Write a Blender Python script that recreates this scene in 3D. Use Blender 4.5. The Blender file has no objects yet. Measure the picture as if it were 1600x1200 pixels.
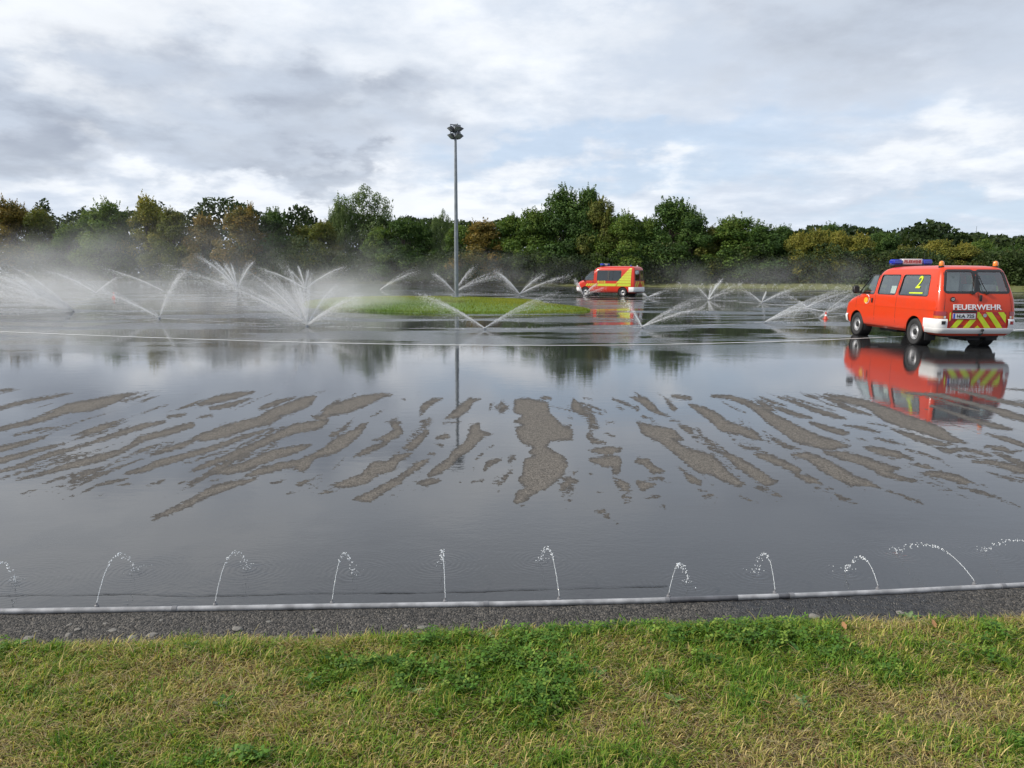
import bpy, bmesh, math, random
import numpy as np
from mathutils import Vector, Matrix

# ------------------------------------------------------------------ camera, world, sun, exposure
S = bpy.context.scene
COL = S.collection
FPX, PITCH, ROLL, CAMH = 1155.0, math.radians(8.42), math.radians(0.22), 1.67
_F = np.array([0, math.cos(PITCH), -math.sin(PITCH)])
_U0 = np.array([0, math.sin(PITCH), math.cos(PITCH)])
_R0 = np.array([1.0, 0, 0])
_R = _R0 * math.cos(ROLL) + _U0 * math.sin(ROLL)
_U = _U0 * math.cos(ROLL) - _R0 * math.sin(ROLL)
EYE = np.array([0, 0, CAMH])

def ray(px, py):
    return _F + _R * (px - 800) / FPX + _U * (600 - py) / FPX

def G(px, py, z=0.0):
    """ground point seen at a photo pixel"""
    d = ray(px, py)
    return EYE + d * ((z - CAMH) / d[2])

def D(px, py, Y):
    """point at depth Y seen at a photo pixel"""
    d = ray(px, py)
    return EYE + d * (Y / d[1])

cam = bpy.data.cameras.new('camera')
cam.sensor_width = 36.0
cam.lens = 36.0 * FPX / 1600.0
cam.clip_start, cam.clip_end = 0.05, 6000
camo = bpy.data.objects.new('camera', cam)
COL.objects.link(camo)
camo.matrix_world = Matrix(((_R[0], _U[0], -_F[0], 0), (_R[1], _U[1], -_F[1], 0), (_R[2], _U[2], -_F[2], CAMH), (0, 0, 0, 1)))
S.camera = camo

SUN_AZ, SUN_EL = math.radians(-97), math.radians(35)      # azimuth from +Y towards +X
to_sun = Vector((math.sin(SUN_AZ) * math.cos(SUN_EL), math.cos(SUN_AZ) * math.cos(SUN_EL), math.sin(SUN_EL)))
sl = bpy.data.lights.new('sun', 'SUN')
sl.energy, sl.angle, sl.color = 3.4, math.radians(2.0), (1.0, 0.93, 0.82)
so = bpy.data.objects.new('sun', sl)
COL.objects.link(so)
so.rotation_euler = (-to_sun).to_track_quat('-Z', 'Y').to_euler()

S.view_settings.view_transform = 'Standard'
S.view_settings.look = 'None'
S.view_settings.gamma = 1.0
S.view_settings.exposure = 0.45
S.view_settings.use_curve_mapping = False
S.render.engine = 'CYCLES'
S.cycles.use_denoising = True
S.cycles.max_bounces = 14
S.cycles.diffuse_bounces = 7
S.cycles.volume_bounces = 1
S.cycles.transparent_max_bounces = 12
S.cycles.volume_step_rate = 1.0

# ------------------------------------------------------------------ node helpers
def nd(nt, typ, ins=None, **props):
    n = nt.nodes.new(typ)
    for k, v in props.items():
        setattr(n, k, v)
    for k, v in (ins or {}).items():
        s = n.inputs[k]
        if isinstance(v, bpy.types.NodeSocket):
            nt.links.new(v, s)
        else:
            s.default_value = v
    return n

def M(nt, op, a, b=None, c=None, clamp=False):
    n = nt.nodes.new('ShaderNodeMath')
    n.operation = op
    n.use_clamp = clamp
    for i, v in enumerate((a, b, c)):
        if v is None:
            continue
        if isinstance(v, bpy.types.NodeSocket):
            nt.links.new(v, n.inputs[i])
        else:
            n.inputs[i].default_value = v
    return n.outputs[0]

def MIXC(nt, fac, a, b, blend='MIX'):
    n = nt.nodes.new('ShaderNodeMix')
    n.data_type = 'RGBA'
    n.blend_type = blend
    for i, v in ((0, fac), (6, a), (7, b)):
        if isinstance(v, bpy.types.NodeSocket):
            nt.links.new(v, n.inputs[i])
        elif i == 0:
            n.inputs[i].default_value = v
        else:
            n.inputs[i].default_value = tuple(v) + ((1.0,) if len(v) == 3 else ())
    return n.outputs[2]

def SST(nt, x, lo, hi):
    n = nd(nt, 'ShaderNodeMapRange', {0: x, 1: lo, 2: hi, 3: 0.0, 4: 1.0}, interpolation_type='SMOOTHSTEP', clamp=True)
    return n.outputs[0]

def NOISE(nt, vec, scale, detail=3.0, rough=0.5, **k):
    return nd(nt, 'ShaderNodeTexNoise', {'Vector': vec, 'Scale': scale, 'Detail': detail, 'Roughness': rough}, **k).outputs[0]

def SCALEV(nt, vec, s):
    return nd(nt, 'ShaderNodeVectorMath', {0: vec, 1: s}, operation='MULTIPLY').outputs[0]

def newmat(name):
    m = bpy.data.materials.new(name)
    m.use_nodes = True
    m.node_tree.nodes.clear()
    return m, m.node_tree

def outm(nt, surf=None, vol=None, disp=None):
    o = nt.nodes.new('ShaderNodeOutputMaterial')
    if surf: nt.links.new(surf, o.inputs[0])
    if vol: nt.links.new(vol, o.inputs[1])

def pbr(name, col, rough=0.5, metal=0.0, var=0.12, nscale=8.0, bump=0.0, bscale=60.0, **extra):
    m, nt = newmat(name)
    tc = nd(nt, 'ShaderNodeTexCoord')
    n = NOISE(nt, tc.outputs['Object'], nscale, 4.0)
    dark = tuple(c * (1 - var) for c in col)
    lite = tuple(min(1, c * (1 + var)) for c in col)
    c = MIXC(nt, SST(nt, n, 0.3, 0.7), dark, lite)
    r = M(nt, 'ADD', M(nt, 'MULTIPLY', n, 0.16), rough - 0.08)
    ins = {'Base Color': c, 'Roughness': r, 'Metallic': metal}
    ins.update(extra)
    if bump:
        h = NOISE(nt, tc.outputs['Object'], bscale, 3.0)
        ins['Normal'] = nd(nt, 'ShaderNodeBump', {'Height': h, 'Distance': bump, 'Strength': 1.0}).outputs[0]
    b = nd(nt, 'ShaderNodeBsdfPrincipled', ins)
    outm(nt, b.outputs[0])
    return m

# ------------------------------------------------------------------ world: hazy broken cloud over a clear-air sky
W = bpy.data.worlds.new('World')
S.world = W
W.use_nodes = True
nt = W.node_tree
nt.nodes.clear()
sky = nd(nt, 'ShaderNodeTexSky', sky_type='NISHITA', sun_disc=False, sun_elevation=SUN_EL, sun_rotation=SUN_AZ, air_density=1.0, dust_density=1.5, ozone_density=1.5)
tc = nd(nt, 'ShaderNodeTexCoord')
dv = tc.outputs['Generated']
sx = nd(nt, 'ShaderNodeSeparateXYZ', {0: dv})
zc = M(nt, 'MAXIMUM', sx.outputs[2], 0.0)
zz = M(nt, 'ADD', zc, 0.16)
pl = nd(nt, 'ShaderNodeCombineXYZ', {0: M(nt, 'DIVIDE', sx.outputs[0], zz), 1: M(nt, 'DIVIDE', sx.outputs[1], zz), 2: 0.0}).outputs[0]
az0 = M(nt, 'ARCTAN2', sx.outputs[0], sx.outputs[1])
el0 = M(nt, 'ARCSINE', zc)
big = NOISE(nt, pl, 1.1, 9.0, 0.58, noise_dimensions='3D')
fine = NOISE(nt, pl, 3.4, 8.0, 0.6)
wsp = NOISE(nt, SCALEV(nt, pl, (0.8, 2.2, 1)), 1.6, 6.0, 0.55)
# bulging cumulus texture in angle space for the heaps near the horizon
ang = nd(nt, 'ShaderNodeCombineXYZ', {0: az0, 1: M(nt, 'MULTIPLY', el0, 2.2), 2: 0.3}).outputs[0]
heap = NOISE(nt, ang, 9.0, 7.0, 0.55)
heap2 = NOISE(nt, nd(nt, 'ShaderNodeVectorMath', {0: ang, 1: (3.1, 7.7, 1.0)}, operation='ADD').outputs[0], 5.0, 6.0, 0.55)
az = M(nt, 'ADD', az0, M(nt, 'MULTIPLY', M(nt, 'SUBTRACT', heap2, 0.5), 0.42))
el = M(nt, 'ADD', el0, M(nt, 'MULTIPLY', M(nt, 'SUBTRACT', heap, 0.5), 0.22))

def blob(px, py, rx, ry, s, tilt=0.0):
    d = ray(px, py)
    d = d / np.linalg.norm(d)
    a, e = math.atan2(d[0], d[1]), math.asin(d[2])
    da = M(nt, 'SUBTRACT', az, a)
    de = M(nt, 'SUBTRACT', el, e)
    if tilt:
        de = M(nt, 'ADD', de, M(nt, 'MULTIPLY', da, tilt))
    qa = M(nt, 'POWER', M(nt, 'ABSOLUTE', M(nt, 'MULTIPLY', da, FPX / rx)), 2.0)
    qe = M(nt, 'POWER', M(nt, 'ABSOLUTE', M(nt, 'MULTIPLY', de, FPX / ry)), 2.0)
    return M(nt, 'MULTIPLY', M(nt, 'EXPONENT', M(nt, 'MULTIPLY', M(nt, 'ADD', qa, qe), -1.0)), s)

def total(bl):
    t = None
    for b in bl:
        g = blob(*b)
        t = g if t is None else M(nt, 'ADD', t, g)
    return t

DARK = [(500, 160, 170, 60, 0.75), (230, 205, 260, 34, 0.75, 0.0), (420, 262, 170, 24, 0.7), (10, 250, 70, 40, 0.75),
        (60, 150, 150, 60, 0.45), (560, 268, 70, 18, 0.5), (330, 110, 240, 50, 0.35), (690, 190, 90, 40, 0.35),
        (1540, 40, 360, 80, 0.50), (1250, 30, 260, 60, 0.2), (1200, 120, 160, 50, 0.25), (1480, 330, 170, 26, 0.5), (1120, 300, 60, 24, 0.34), (1040, 180, 90, 22, 0.28),
        (-300, 200, 200, 80, 0.5), (1900, 150, 240, 70, 0.5), (300, 10, 380, 36, 0.3), (900, -170, 800, 80, 0.75), (1650, -120, 400, 90, 0.6), (350, -170, 300, 50, 0.4)]
LITE = [(110, 75, 90, 40, 0.6), (300, 320, 330, 30, 0.6), (110, 225, 60, 18, 0.5), (720, 90, 170, 70, 0.45), (1090, 275, 60, 22, 0.55),
        (1450, 235, 110, 30, 0.5), (850, 330, 200, 40, 0.45), (1010, 45, 160, 40, 0.3), (1560, 300, 100, 22, 0.3), (60, -90, 300, 80, 1.1), (700, -160, 260, 50, 0.5), (650, 300, 140, 40, 0.35)]
BLUE = [(980, 235, 190, 30, 0.6), (1500, 350, 200, 30, 0.8), (1250, 200, 160, 40, 0.4), (350, 350, 60, 14, 0.5), (800, 250, 140, 40, 0.45), (1180, 270, 90, 30, 0.4)]
dark = M(nt, 'ADD', M(nt, 'MULTIPLY', total(DARK), M(nt, 'SUBTRACT', M(nt, 'MULTIPLY', fine, 2.6), 0.35)), M(nt, 'MULTIPLY', M(nt, 'SUBTRACT', big, 0.5), 1.0))
lite = M(nt, 'ADD', total(LITE), M(nt, 'MULTIPLY', M(nt, 'SUBTRACT', fine, 0.5), 1.2))
blue = M(nt, 'ADD', total(BLUE), M(nt, 'MULTIPLY', M(nt, 'SUBTRACT', wsp, 0.5), 0.9))
K = 10.0
def kc(r, g, b): return (r * K, g * K, b * K)
cl = MIXC(nt, SST(nt, lite, -0.15, 0.65), kc(0.505, 0.56, 0.645), kc(0.70, 0.725, 0.76))
cl = MIXC(nt, M(nt, 'MULTIPLY', SST(nt, dark, 0.05, 1.45), 0.92), cl, MIXC(nt, SST(nt, heap, 0.3, 0.7), kc(0.27, 0.305, 0.375), kc(0.36, 0.40, 0.465)))
clear = MIXC(nt, 0.75, sky.outputs[0], kc(0.48, 0.575, 0.71))
cov = M(nt, 'SUBTRACT', 1.0, M(nt, 'MULTIPLY', SST(nt, blue, 0.05, 0.7), 0.8))
colr = MIXC(nt, cov, clear, cl)
colr = MIXC(nt, 1.0, colr, MIXC(nt, fine, (0.86, 0.87, 0.88), (1.12, 1.12, 1.12)), 'MULTIPLY')
bg = nd(nt, 'ShaderNodeBackground', {0: colr, 1: 0.1})
wo = nt.nodes.new('ShaderNodeOutputWorld')
nt.links.new(bg.outputs[0], wo.inputs[0])
W.cycles.sampling_method = 'MANUAL'
W.cycles.sample_map_resolution = 512

# ------------------------------------------------------------------ object helpers
def tag(o, label=None, cat=None, group=None, kind=None):
    if label: o['label'] = label
    if cat: o['category'] = cat
    if group: o['group'] = group
    if kind: o['kind'] = kind
    return o

def link(name, me, mat=None, parent=None, loc=None):
    o = bpy.data.objects.new(name, me)
    COL.objects.link(o)
    if mat is not None and me is not None and not me.materials:
        me.materials.append(mat)
    if parent is not None: o.parent = parent
    if loc is not None: o.location = loc
    return o

def empty(name, loc=(0, 0, 0), rz=0.0):
    o = bpy.data.objects.new(name, None)
    COL.objects.link(o)
    o.location = loc
    o.rotation_euler = (0, 0, rz)
    o.empty_display_size = 0.2
    return o

def copy_tree(o, parent=None):
    c = o.copy()
    COL.objects.link(c)
    c.parent = parent
    for ch in list(o.children):
        copy_tree(ch, c)
    return c

def mesh_np(name, v, f, col=None, smooth=False, attr=None):
    v = np.asarray(v, np.float32).reshape(-1, 3)
    f = np.asarray(f, np.int32)
    me = bpy.data.meshes.new(name)
    me.vertices.add(len(v))
    me.vertices.foreach_set('co', v.ravel())
    k = f.shape[1]
    me.loops.add(f.size)
    me.loops.foreach_set('vertex_index', f.ravel())
    me.polygons.add(len(f))
    me.polygons.foreach_set('loop_start', np.arange(0, f.size, k, dtype=np.int32))
    if smooth:
        me.polygons.foreach_set('use_smooth', np.ones(len(f), bool))
    me.update(calc_edges=True)
    if col is not None:
        a = me.attributes.new('col', 'FLOAT_COLOR', 'POINT')
        c4 = np.ones((len(v), 4), np.float32)
        c4[:, :3] = col
        a.data.foreach_set('color', c4.ravel())
    for an, av in (attr or {}).items():
        a = me.attributes.new(an, 'FLOAT', 'POINT')
        a.data.foreach_set('value', np.asarray(av, np.float32))
    return me

def bm_mesh(name, bm, smooth=None):
    me = bpy.data.meshes.new(name)
    bmesh.ops.recalc_face_normals(bm, faces=bm.faces)
    bm.to_mesh(me)
    bm.free()
    if smooth is not None:
        me.polygons.foreach_set('use_smooth', np.ones(len(me.polygons), bool))
        me.set_sharp_from_angle(angle=math.radians(smooth))
    return me

def add_box(bm, c, s, rot=None):
    r = bmesh.ops.create_cube(bm, size=1.0)
    m = Matrix.Translation(c) @ (rot.to_4x4() if rot is not None else Matrix.Identity(4)) @ Matrix.Diagonal((s[0], s[1], s[2], 1))
    bmesh.ops.transform(bm, matrix=m, verts=r['verts'])
    return r['verts']

def box_mesh(name, c, s, bev=0.0, rot=None, seg=2):
    bm = bmesh.new()
    add_box(bm, c, s, rot)
    if bev:
        bmesh.ops.bevel(bm, geom=list(bm.edges), offset=bev, segments=seg, affect='EDGES', profile=0.5)
    return bm_mesh(name, bm, 40)

def lathe_mesh(name, prof, n=24, axis='Z', smooth=35, cap=True):
    """prof: list of (radius, along)"""
    bm = bmesh.new()
    rings = []
    for r, h in prof:
        ring = []
        for i in range(n):
            a = 2 * math.pi * i / n
            x, y = r * math.cos(a), r * math.sin(a)
            p = (x, y, h) if axis == 'Z' else ((h, x, y) if axis == 'X' else (x, h, y))
            ring.append(bm.verts.new(p))
        rings.append(ring)
    for a, b in zip(rings[:-1], rings[1:]):
        for i in range(n):
            bm.faces.new((a[i], a[(i + 1) % n], b[(i + 1) % n], b[i]))
    if cap and prof[0][0] > 1e-5: bm.faces.new(rings[0])
    if cap and prof[-1][0] > 1e-5: bm.faces.new(rings[-1])
    bmesh.ops.remove_doubles(bm, verts=bm.verts, dist=1e-5)
    return bm_mesh(name, bm, smooth)

def tube_np(pts, rad, n=8):
    """swept tube; pts (m,3), rad scalar or (m,)"""
    pts = np.asarray(pts, float)
    m = len(pts)
    rad = np.broadcast_to(np.asarray(rad, float), (m,))
    t = np.gradient(pts, axis=0)
    t /= np.linalg.norm(t, axis=1)[:, None] + 1e-9
    up = np.array([0, 0, 1.0]) if abs(t[0][2]) < 0.9 else np.array([1.0, 0, 0])
    s = np.cross(t, up); s /= np.linalg.norm(s, axis=1)[:, None] + 1e-9
    u = np.cross(s, t)
    a = np.linspace(0, 2 * math.pi, n, endpoint=False)
    v = pts[:, None] + rad[:, None, None] * (np.cos(a)[None, :, None] * s[:, None] + np.sin(a)[None, :, None] * u[:, None])
    f = []
    for i in range(m - 1):
        for j in range(n):
            f.append((i * n + j, i * n + (j + 1) % n, (i + 1) * n + (j + 1) % n, (i + 1) * n + j))
    v = v.reshape(-1, 3)
    v = np.vstack([v, pts[0], pts[-1]])
    i0, i1 = len(v) - 2, len(v) - 1
    for j in range(n):
        f.append((i0, (j + 1) % n, j, j))
        f.append((i1, (m - 1) * n + j, (m - 1) * n + (j + 1) % n, (m - 1) * n + (j + 1) % n))
    return v, f

def tubes_mesh(name, lst, n=8, smooth=50):
    bm = bmesh.new()
    for pts, rad in lst:
        v, f = tube_np(pts, rad, n)
        vs = [bm.verts.new(p) for p in v]
        for q in f:
            idx = list(dict.fromkeys(q))
            try: bm.faces.new([vs[i] for i in idx])
            except ValueError: pass
    return bm_mesh(name, bm, smooth)

def vnoise(x, y, seed=0, oct=4):
    """value noise 0..1 on arrays"""
    def h(i, j):
        n = (i.astype(np.int64) * 374761393 + j.astype(np.int64) * 668265263 + seed * 1442695041) & 0x7fffffff
        n = ((n ^ (n >> 13)) * 1274126177) & 0x7fffffff
        return ((n ^ (n >> 16)) & 0xffff) / 65535.0
    t, a, s = 0, 0.5, 0
    for o in range(oct):
        i, j = np.floor(x), np.floor(y)
        fx, fy = x - i, y - j
        fx, fy = fx * fx * (3 - 2 * fx), fy * fy * (3 - 2 * fy)
        v = (h(i, j) * (1 - fx) + h(i + 1, j) * fx) * (1 - fy) + (h(i, j + 1) * (1 - fx) + h(i + 1, j + 1) * fx) * fy
        t = t + v * a; s += a; a *= 0.5; x = x * 2.03 + 17.3; y = y * 2.03 + 5.1
    return t / s
# ------------------------------------------------------------------ the wet asphalt with dry streaks
SC = 1600 / 300.0
STREAKS = {
0: [[(0,55,15),(115,45,10)],[(-120,225,18),(0,200,18),(200,150,18),(400,115,14),(600,75,6)],[(-150,420,22),(0,375,22),(250,320,24),(430,265,30),(550,205,40),(750,180,50),(900,140,42),(1050,95,22),(1150,75,6)],
 [(1030,145,12),(1230,85,6)],[(100,430,8),(300,385,12),(460,360,8)],[(-150,570,30),(0,545,30),(150,505,22),(300,465,18),(420,420,5)],[(720,395,8),(850,355,10)],[(610,465,6),(880,400,7)],
 [(-150,680,30),(0,640,32),(150,600,24),(350,545,20),(560,490,6)],[(-120,760,16),(0,725,16),(150,690,20),(300,630,22),(450,580,24),(600,540,18),(750,495,16),(900,445,22),(1050,395,26),(1200,350,24),(1380,312,12)],
 [(1390,275,12),(1540,255,14)],[(130,800,8),(300,760,16),(500,705,24),(700,650,34),(850,610,34),(1000,565,24),(1100,510,22),(1170,460,30),(1400,400,30),(1600,340,26)],[(-100,810,6),(0,790,6),(150,745,10),(400,680,8),(540,645,8),(720,585,7)],
 [(350,830,6),(550,775,12),(700,735,16),(840,705,10)],[(170,920,6),(300,880,8)],[(520,965,4),(700,900,4),(800,850,12),(900,820,18),(1050,795,8)],[(1000,845,8),(1100,825,10)],[(810,940,5),(870,905,8)],[(1170,250,5),(1260,215,7),(1400,175,4)],
 [(1040,745,14),(1200,715,26),(1300,665,32),(1450,630,30),(1600,580,28)],[(1200,850,5),(1280,830,10),(1380,800,10)]],
200: [[(600,170,20),(750,125,34),(900,95,28),(1050,65,10)],[(690,205,16),(850,175,22),(1020,120,8)],[(590,280,10),(700,260,12)],[(1100,205,16),(1250,150,22),(1400,110,6)],
 [(190,590,14),(350,540,24),(500,495,24),(570,450,20),(640,440,40),(800,400,50),(950,350,50),(1100,310,40),(1200,250,46),(1350,200,50),(1480,150,48),(1560,105,14)],
 [(233,665,30),(400,620,28),(550,580,26),(750,520,24),(950,445,22),(1100,400,14),(1210,365,5)],[(460,670,6),(650,605,8),(850,550,5),(1050,460,9),(1200,395,10),(1320,350,5)],
 [(520,730,12),(650,675,24),(800,620,28),(950,560,32),(1100,500,34),(1250,430,36),(1400,370,44),(1530,350,44),(1600,345,30)],[(680,745,6),(850,720,36),(1000,680,42),(1150,610,46),(1300,570,40),(1450,530,26),(1540,505,6)],
 [(970,770,10),(1100,730,32),(1250,690,34),(1400,660,30),(1450,690,50),(1500,640,40)],[(220,1120,22),(350,1060,26),(500,1000,30),(620,930,34),(750,870,40),(900,830,30),(1070,790,10)],[(1200,830,14),(1310,795,5)],[(1390,835,10),(1440,830,22),(1530,795,5)],
 [(1320,915,6),(1440,890,6)],[(170,850,5),(300,805,10)],[(430,830,8),(540,800,6)],[(700,805,8),(770,800,6)]],
400: [[(470,270,12),(560,285,28),(600,230,40),(750,190,60),(900,140,50),(1050,95,22),(1130,90,8)],[(530,330,40),(600,305,14)],[(400,650,40),(500,590,24),(620,550,50),(720,480,60),(830,410,40),(890,350,28),(930,318,6)],[(620,425,14),(650,400,6)],
 [(820,605,10),(920,560,28),(1070,500,20),(1090,450,34),(1190,400,38),(1150,330,28),(1210,320,10)],[(980,465,6),(1090,440,20)],[(1080,318,6),(1180,285,8)],[(1370,255,14),(1400,190,30),(1480,140,24),(1560,120,4)],
 [(1240,530,14),(1300,520,34),(1360,460,34),(1420,400,22),(1440,390,6)],[(620,850,8),(760,830,40),(900,790,50),(1000,700,60),(1120,690,50),(1170,620,34),(1300,575,10)],[(830,960,18),(950,940,44),(1060,870,34),(1180,810,36),(1250,750,24),(1350,680,36),(1450,625,8)],
 [(1440,580,12),(1500,590,10)],[(1350,830,12),(1430,820,36),(1530,800,16)],[(560,905,16),(690,885,4)],[(1320,890,6),(1410,882,4)],[(960,270,6),(1060,220,5)],[(1220,130,6),(1255,122,4)]],
600: [[(360,770,10),(450,720,40),(560,640,36),(600,580,40),(700,520,44),(760,430,60),(760,370,44),(790,330,10)],[(760,420,50),(900,415,8)],[(520,285,10),(600,250,36),(680,190,44),(720,140,28),(800,125,6)],[(440,450,16),(530,435,22)],[(430,500,8),(480,510,16)],
 [(310,315,14),(370,310,10)],[(840,710,16),(880,660,28),(960,630,16)],[(940,850,8),(1000,790,20),(1070,720,12)],[(740,820,8),(850,795,10)],[(730,740,12),(745,690,8)],[(760,630,10),(830,575,8)],[(1320,115,16),(1390,120,12)],[(480,325,5),(640,318,5)],[(870,540,8),(910,515,6)],[(930,880,5),(980,905,6)],[(620,800,5),(660,825,6)]],
800: [[(400,900,12),(430,850,30),(490,800,28),(560,820,10)],[(430,930,10),(465,940,6)],[(500,760,12),(545,710,8)],[(590,160,8),(700,200,10),(790,235,4)],[(590,250,14),(640,265,8)],[(650,350,16),(700,365,18)],[(640,430,24),(680,480,24),(780,490,10)],
 [(660,550,14),(800,560,40),(900,545,20)],[(660,630,20),(780,650,50),(870,640,46),(870,730,30)],[(770,410,5),(850,435,10)],[(790,320,6),(860,320,6)],[(871,800,20),(940,850,40),(970,890,20)],[(920,940,14),(980,945,12),(940,985,8)],
 [(710,1060,14),(760,1070,24),(800,1120,4),(880,1165,3)],[(840,125,10),(940,160,14),(1040,210,8)],[(880,190,10),(930,215,6)],[(1000,110,10),(1100,140,36),(1170,200,34),(1220,240,16),(1310,270,6)],[(1340,100,16),(1480,120,20)],
 [(1040,310,8),(1120,380,50),(1200,410,66),(1330,420,50),(1420,465,12)],[(1250,440,50),(1400,560,50),(1500,650,46),(1600,700,60)],[(1040,640,24),(1120,650,34),(1180,720,34),(1270,730,14)],[(1040,810,14),(1100,850,44),(1190,835,10)],
 [(1140,785,8),(1250,785,12),(1320,830,8)],[(1140,945,12),(1240,935,10)],[(1220,1000,10),(1290,1030,6)],[(1340,660,8),(1430,730,10),(1490,790,34),(1570,825,20)],[(650,790,6),(665,840,5)],[(700,905,5),(760,905,4)],[(640,740,6),(680,755,5)],[(600,115,5),(670,130,4)],[(350,185,4),(440,215,4)],[(470,275,8),(505,285,5)],[(630,215,4),(760,255,5)],[(1090,270,14),(1130,285,8)]],
1000: [[(410,170,12),(520,220,36),(620,280,50),(700,350,54),(850,390,40),(950,430,36),(1010,465,10)],[(420,590,54),(560,650,76),(700,760,54),(800,820,36),(870,840,10)],[(320,340,10),(400,380,30),(440,410,14)],[(440,440,14),(540,460,4)],
 [(570,530,8),(700,575,14),(800,640,40),(920,720,50),(1000,770,50),(1050,810,46),(1150,815,10)],[(960,860,10),(1000,870,20),(1110,885,4)],[(600,100,14),(750,110,20),(900,160,28),(1000,220,36),(1080,280,50),(1200,350,60),(1330,430,70),(1480,480,56),(1600,510,50)],
 [(1030,395,6),(1120,460,14),(1220,520,20),(1340,545,6)],[(680,150,6),(780,200,6),(880,240,4)],[(800,490,8),(880,535,14),(1000,545,12)],[(940,585,8),(1060,610,36),(1180,660,34),(1320,720,24)],[(1280,750,12),(1400,790,34),(1520,830,8)],[(540,930,14),(620,930,10),(650,980,8)],
 [(790,920,5),(960,980,10),(980,995,6)],[(480,880,5),(550,890,4)],[(1070,910,8),(1140,920,14),(1210,950,6)],[(250,300,8),(340,315,6)],[(250,175,5),(310,205,6)],[(470,480,4),(540,505,4)],[(770,460,6),(800,465,4)]],
1150: [[(190,105,5),(300,150,14),(430,185,4)],[(290,175,6),(400,220,20),(520,260,20),(640,285,8)],[(340,105,6),(500,155,16),(650,215,20),(800,260,22),(920,290,8)],[(400,100,6),(600,155,8),(830,225,4)],[(620,320,14),(760,370,26),(880,405,26),(940,410,10)],
 [(530,430,70),(680,480,56),(800,500,44),(950,520,8)],[(470,590,14),(600,600,34),(720,670,56),(850,740,56),(960,800,50),(1100,830,30),(1200,865,4),(1350,920,10),(1480,970,14),(1560,1000,8)],[(730,565,12),(900,600,40),(1060,640,40),(1200,700,50),(1370,705,8)],[(1200,730,36),(1350,780,26),(1530,815,8)],
 [(790,905,8),(880,945,18),(1000,1000,8)],[(900,345,8),(1050,365,16),(1200,405,10)],[(1150,445,8),(1280,480,14),(1410,505,6)],[(1090,525,12),(1200,560,34),(1350,590,30),(1490,630,8)],[(740,85,8),(900,125,30),(1100,170,36),(1250,250,60),(1400,310,60),(1600,370,56)],
 [(1290,370,8),(1450,430,24),(1600,480,26)],[(1410,545,8),(1540,580,10)],[(890,200,4),(1010,245,6)],[(1100,325,6),(1270,350,5)],[(890,455,5),(940,470,5)],[(1010,450,5),(1100,470,4)],[(650,870,4),(820,870,5)]],
1300: [[(600,310,60),(800,370,56),(900,410,50),(1000,460,30),(1130,495,6)],[(650,430,24),(800,480,30),(950,505,14),(1040,500,5)],[(850,525,8),(980,560,26),(1080,540,14),(1220,570,20),(1330,605,10)],[(1050,600,12),(1210,610,8)],[(620,545,8),(750,580,12),(880,620,10),(1000,695,3)],
 [(650,660,8),(780,690,20),(860,710,6)],[(780,745,16),(900,755,32),(1050,790,36),(1120,820,26)],[(1030,855,4),(1200,890,16),(1340,935,14),(1500,1000,4),(1600,1040,3)],[(620,75,10),(900,95,20),(1100,145,16),(1300,200,20),(1450,250,34),(1600,290,30),(1800,350,30)],[(1000,40,6),(1200,90,16),(1400,140,20),(1600,180,20),(1800,230,16)],
 [(820,180,10),(1000,240,14),(1200,310,20),(1400,360,24),(1500,380,10)],[(1280,415,8),(1450,460,22),(1600,510,22),(1750,550,16)],[(1280,520,10),(1420,540,24),(1500,570,14),(1600,555,6)],[(1170,645,12),(1350,655,26),(1500,700,34),(1600,730,26),(1800,800,14)],
 [(1270,730,4),(1450,780,14),(1590,815,6)],[(1450,40,6),(1600,50,8),(1800,80,10)],[(1160,820,5),(1290,855,5)]]}
BIGPOLY = [(1090,125),(1200,115),(1370,150),(1385,240),(1450,300),(1500,350),(1575,380),(1575,470),(1380,480),(1360,520),(1450,575),(1515,610),(1535,670),(1500,750),(1440,810),(1350,880),(1220,930),(1190,980),(1140,1000),(1180,1030),(1110,1010),(1075,980),(1100,900),(1180,860),(1110,800),(1150,750),(1165,620),(1250,600),(1200,575),(1240,530),(1150,500),(1110,440),(1090,360),(1150,340),(1070,315),(1160,265),(1080,240),(1085,150)]

def to_px(x, y):
    """photo pixel of ground points (arrays); the streaks were measured on the photo"""
    dx, dy, dz = x, y, -CAMH
    w = dx * _F[0] + dy * _F[1] + dz * _F[2]
    return 800 + FPX * (dx * _R[0] + dy * _R[1] + dz * _R[2]) / w, 600 - FPX * (dx * _U[0] + dy * _U[1] + dz * _U[2]) / w

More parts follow.
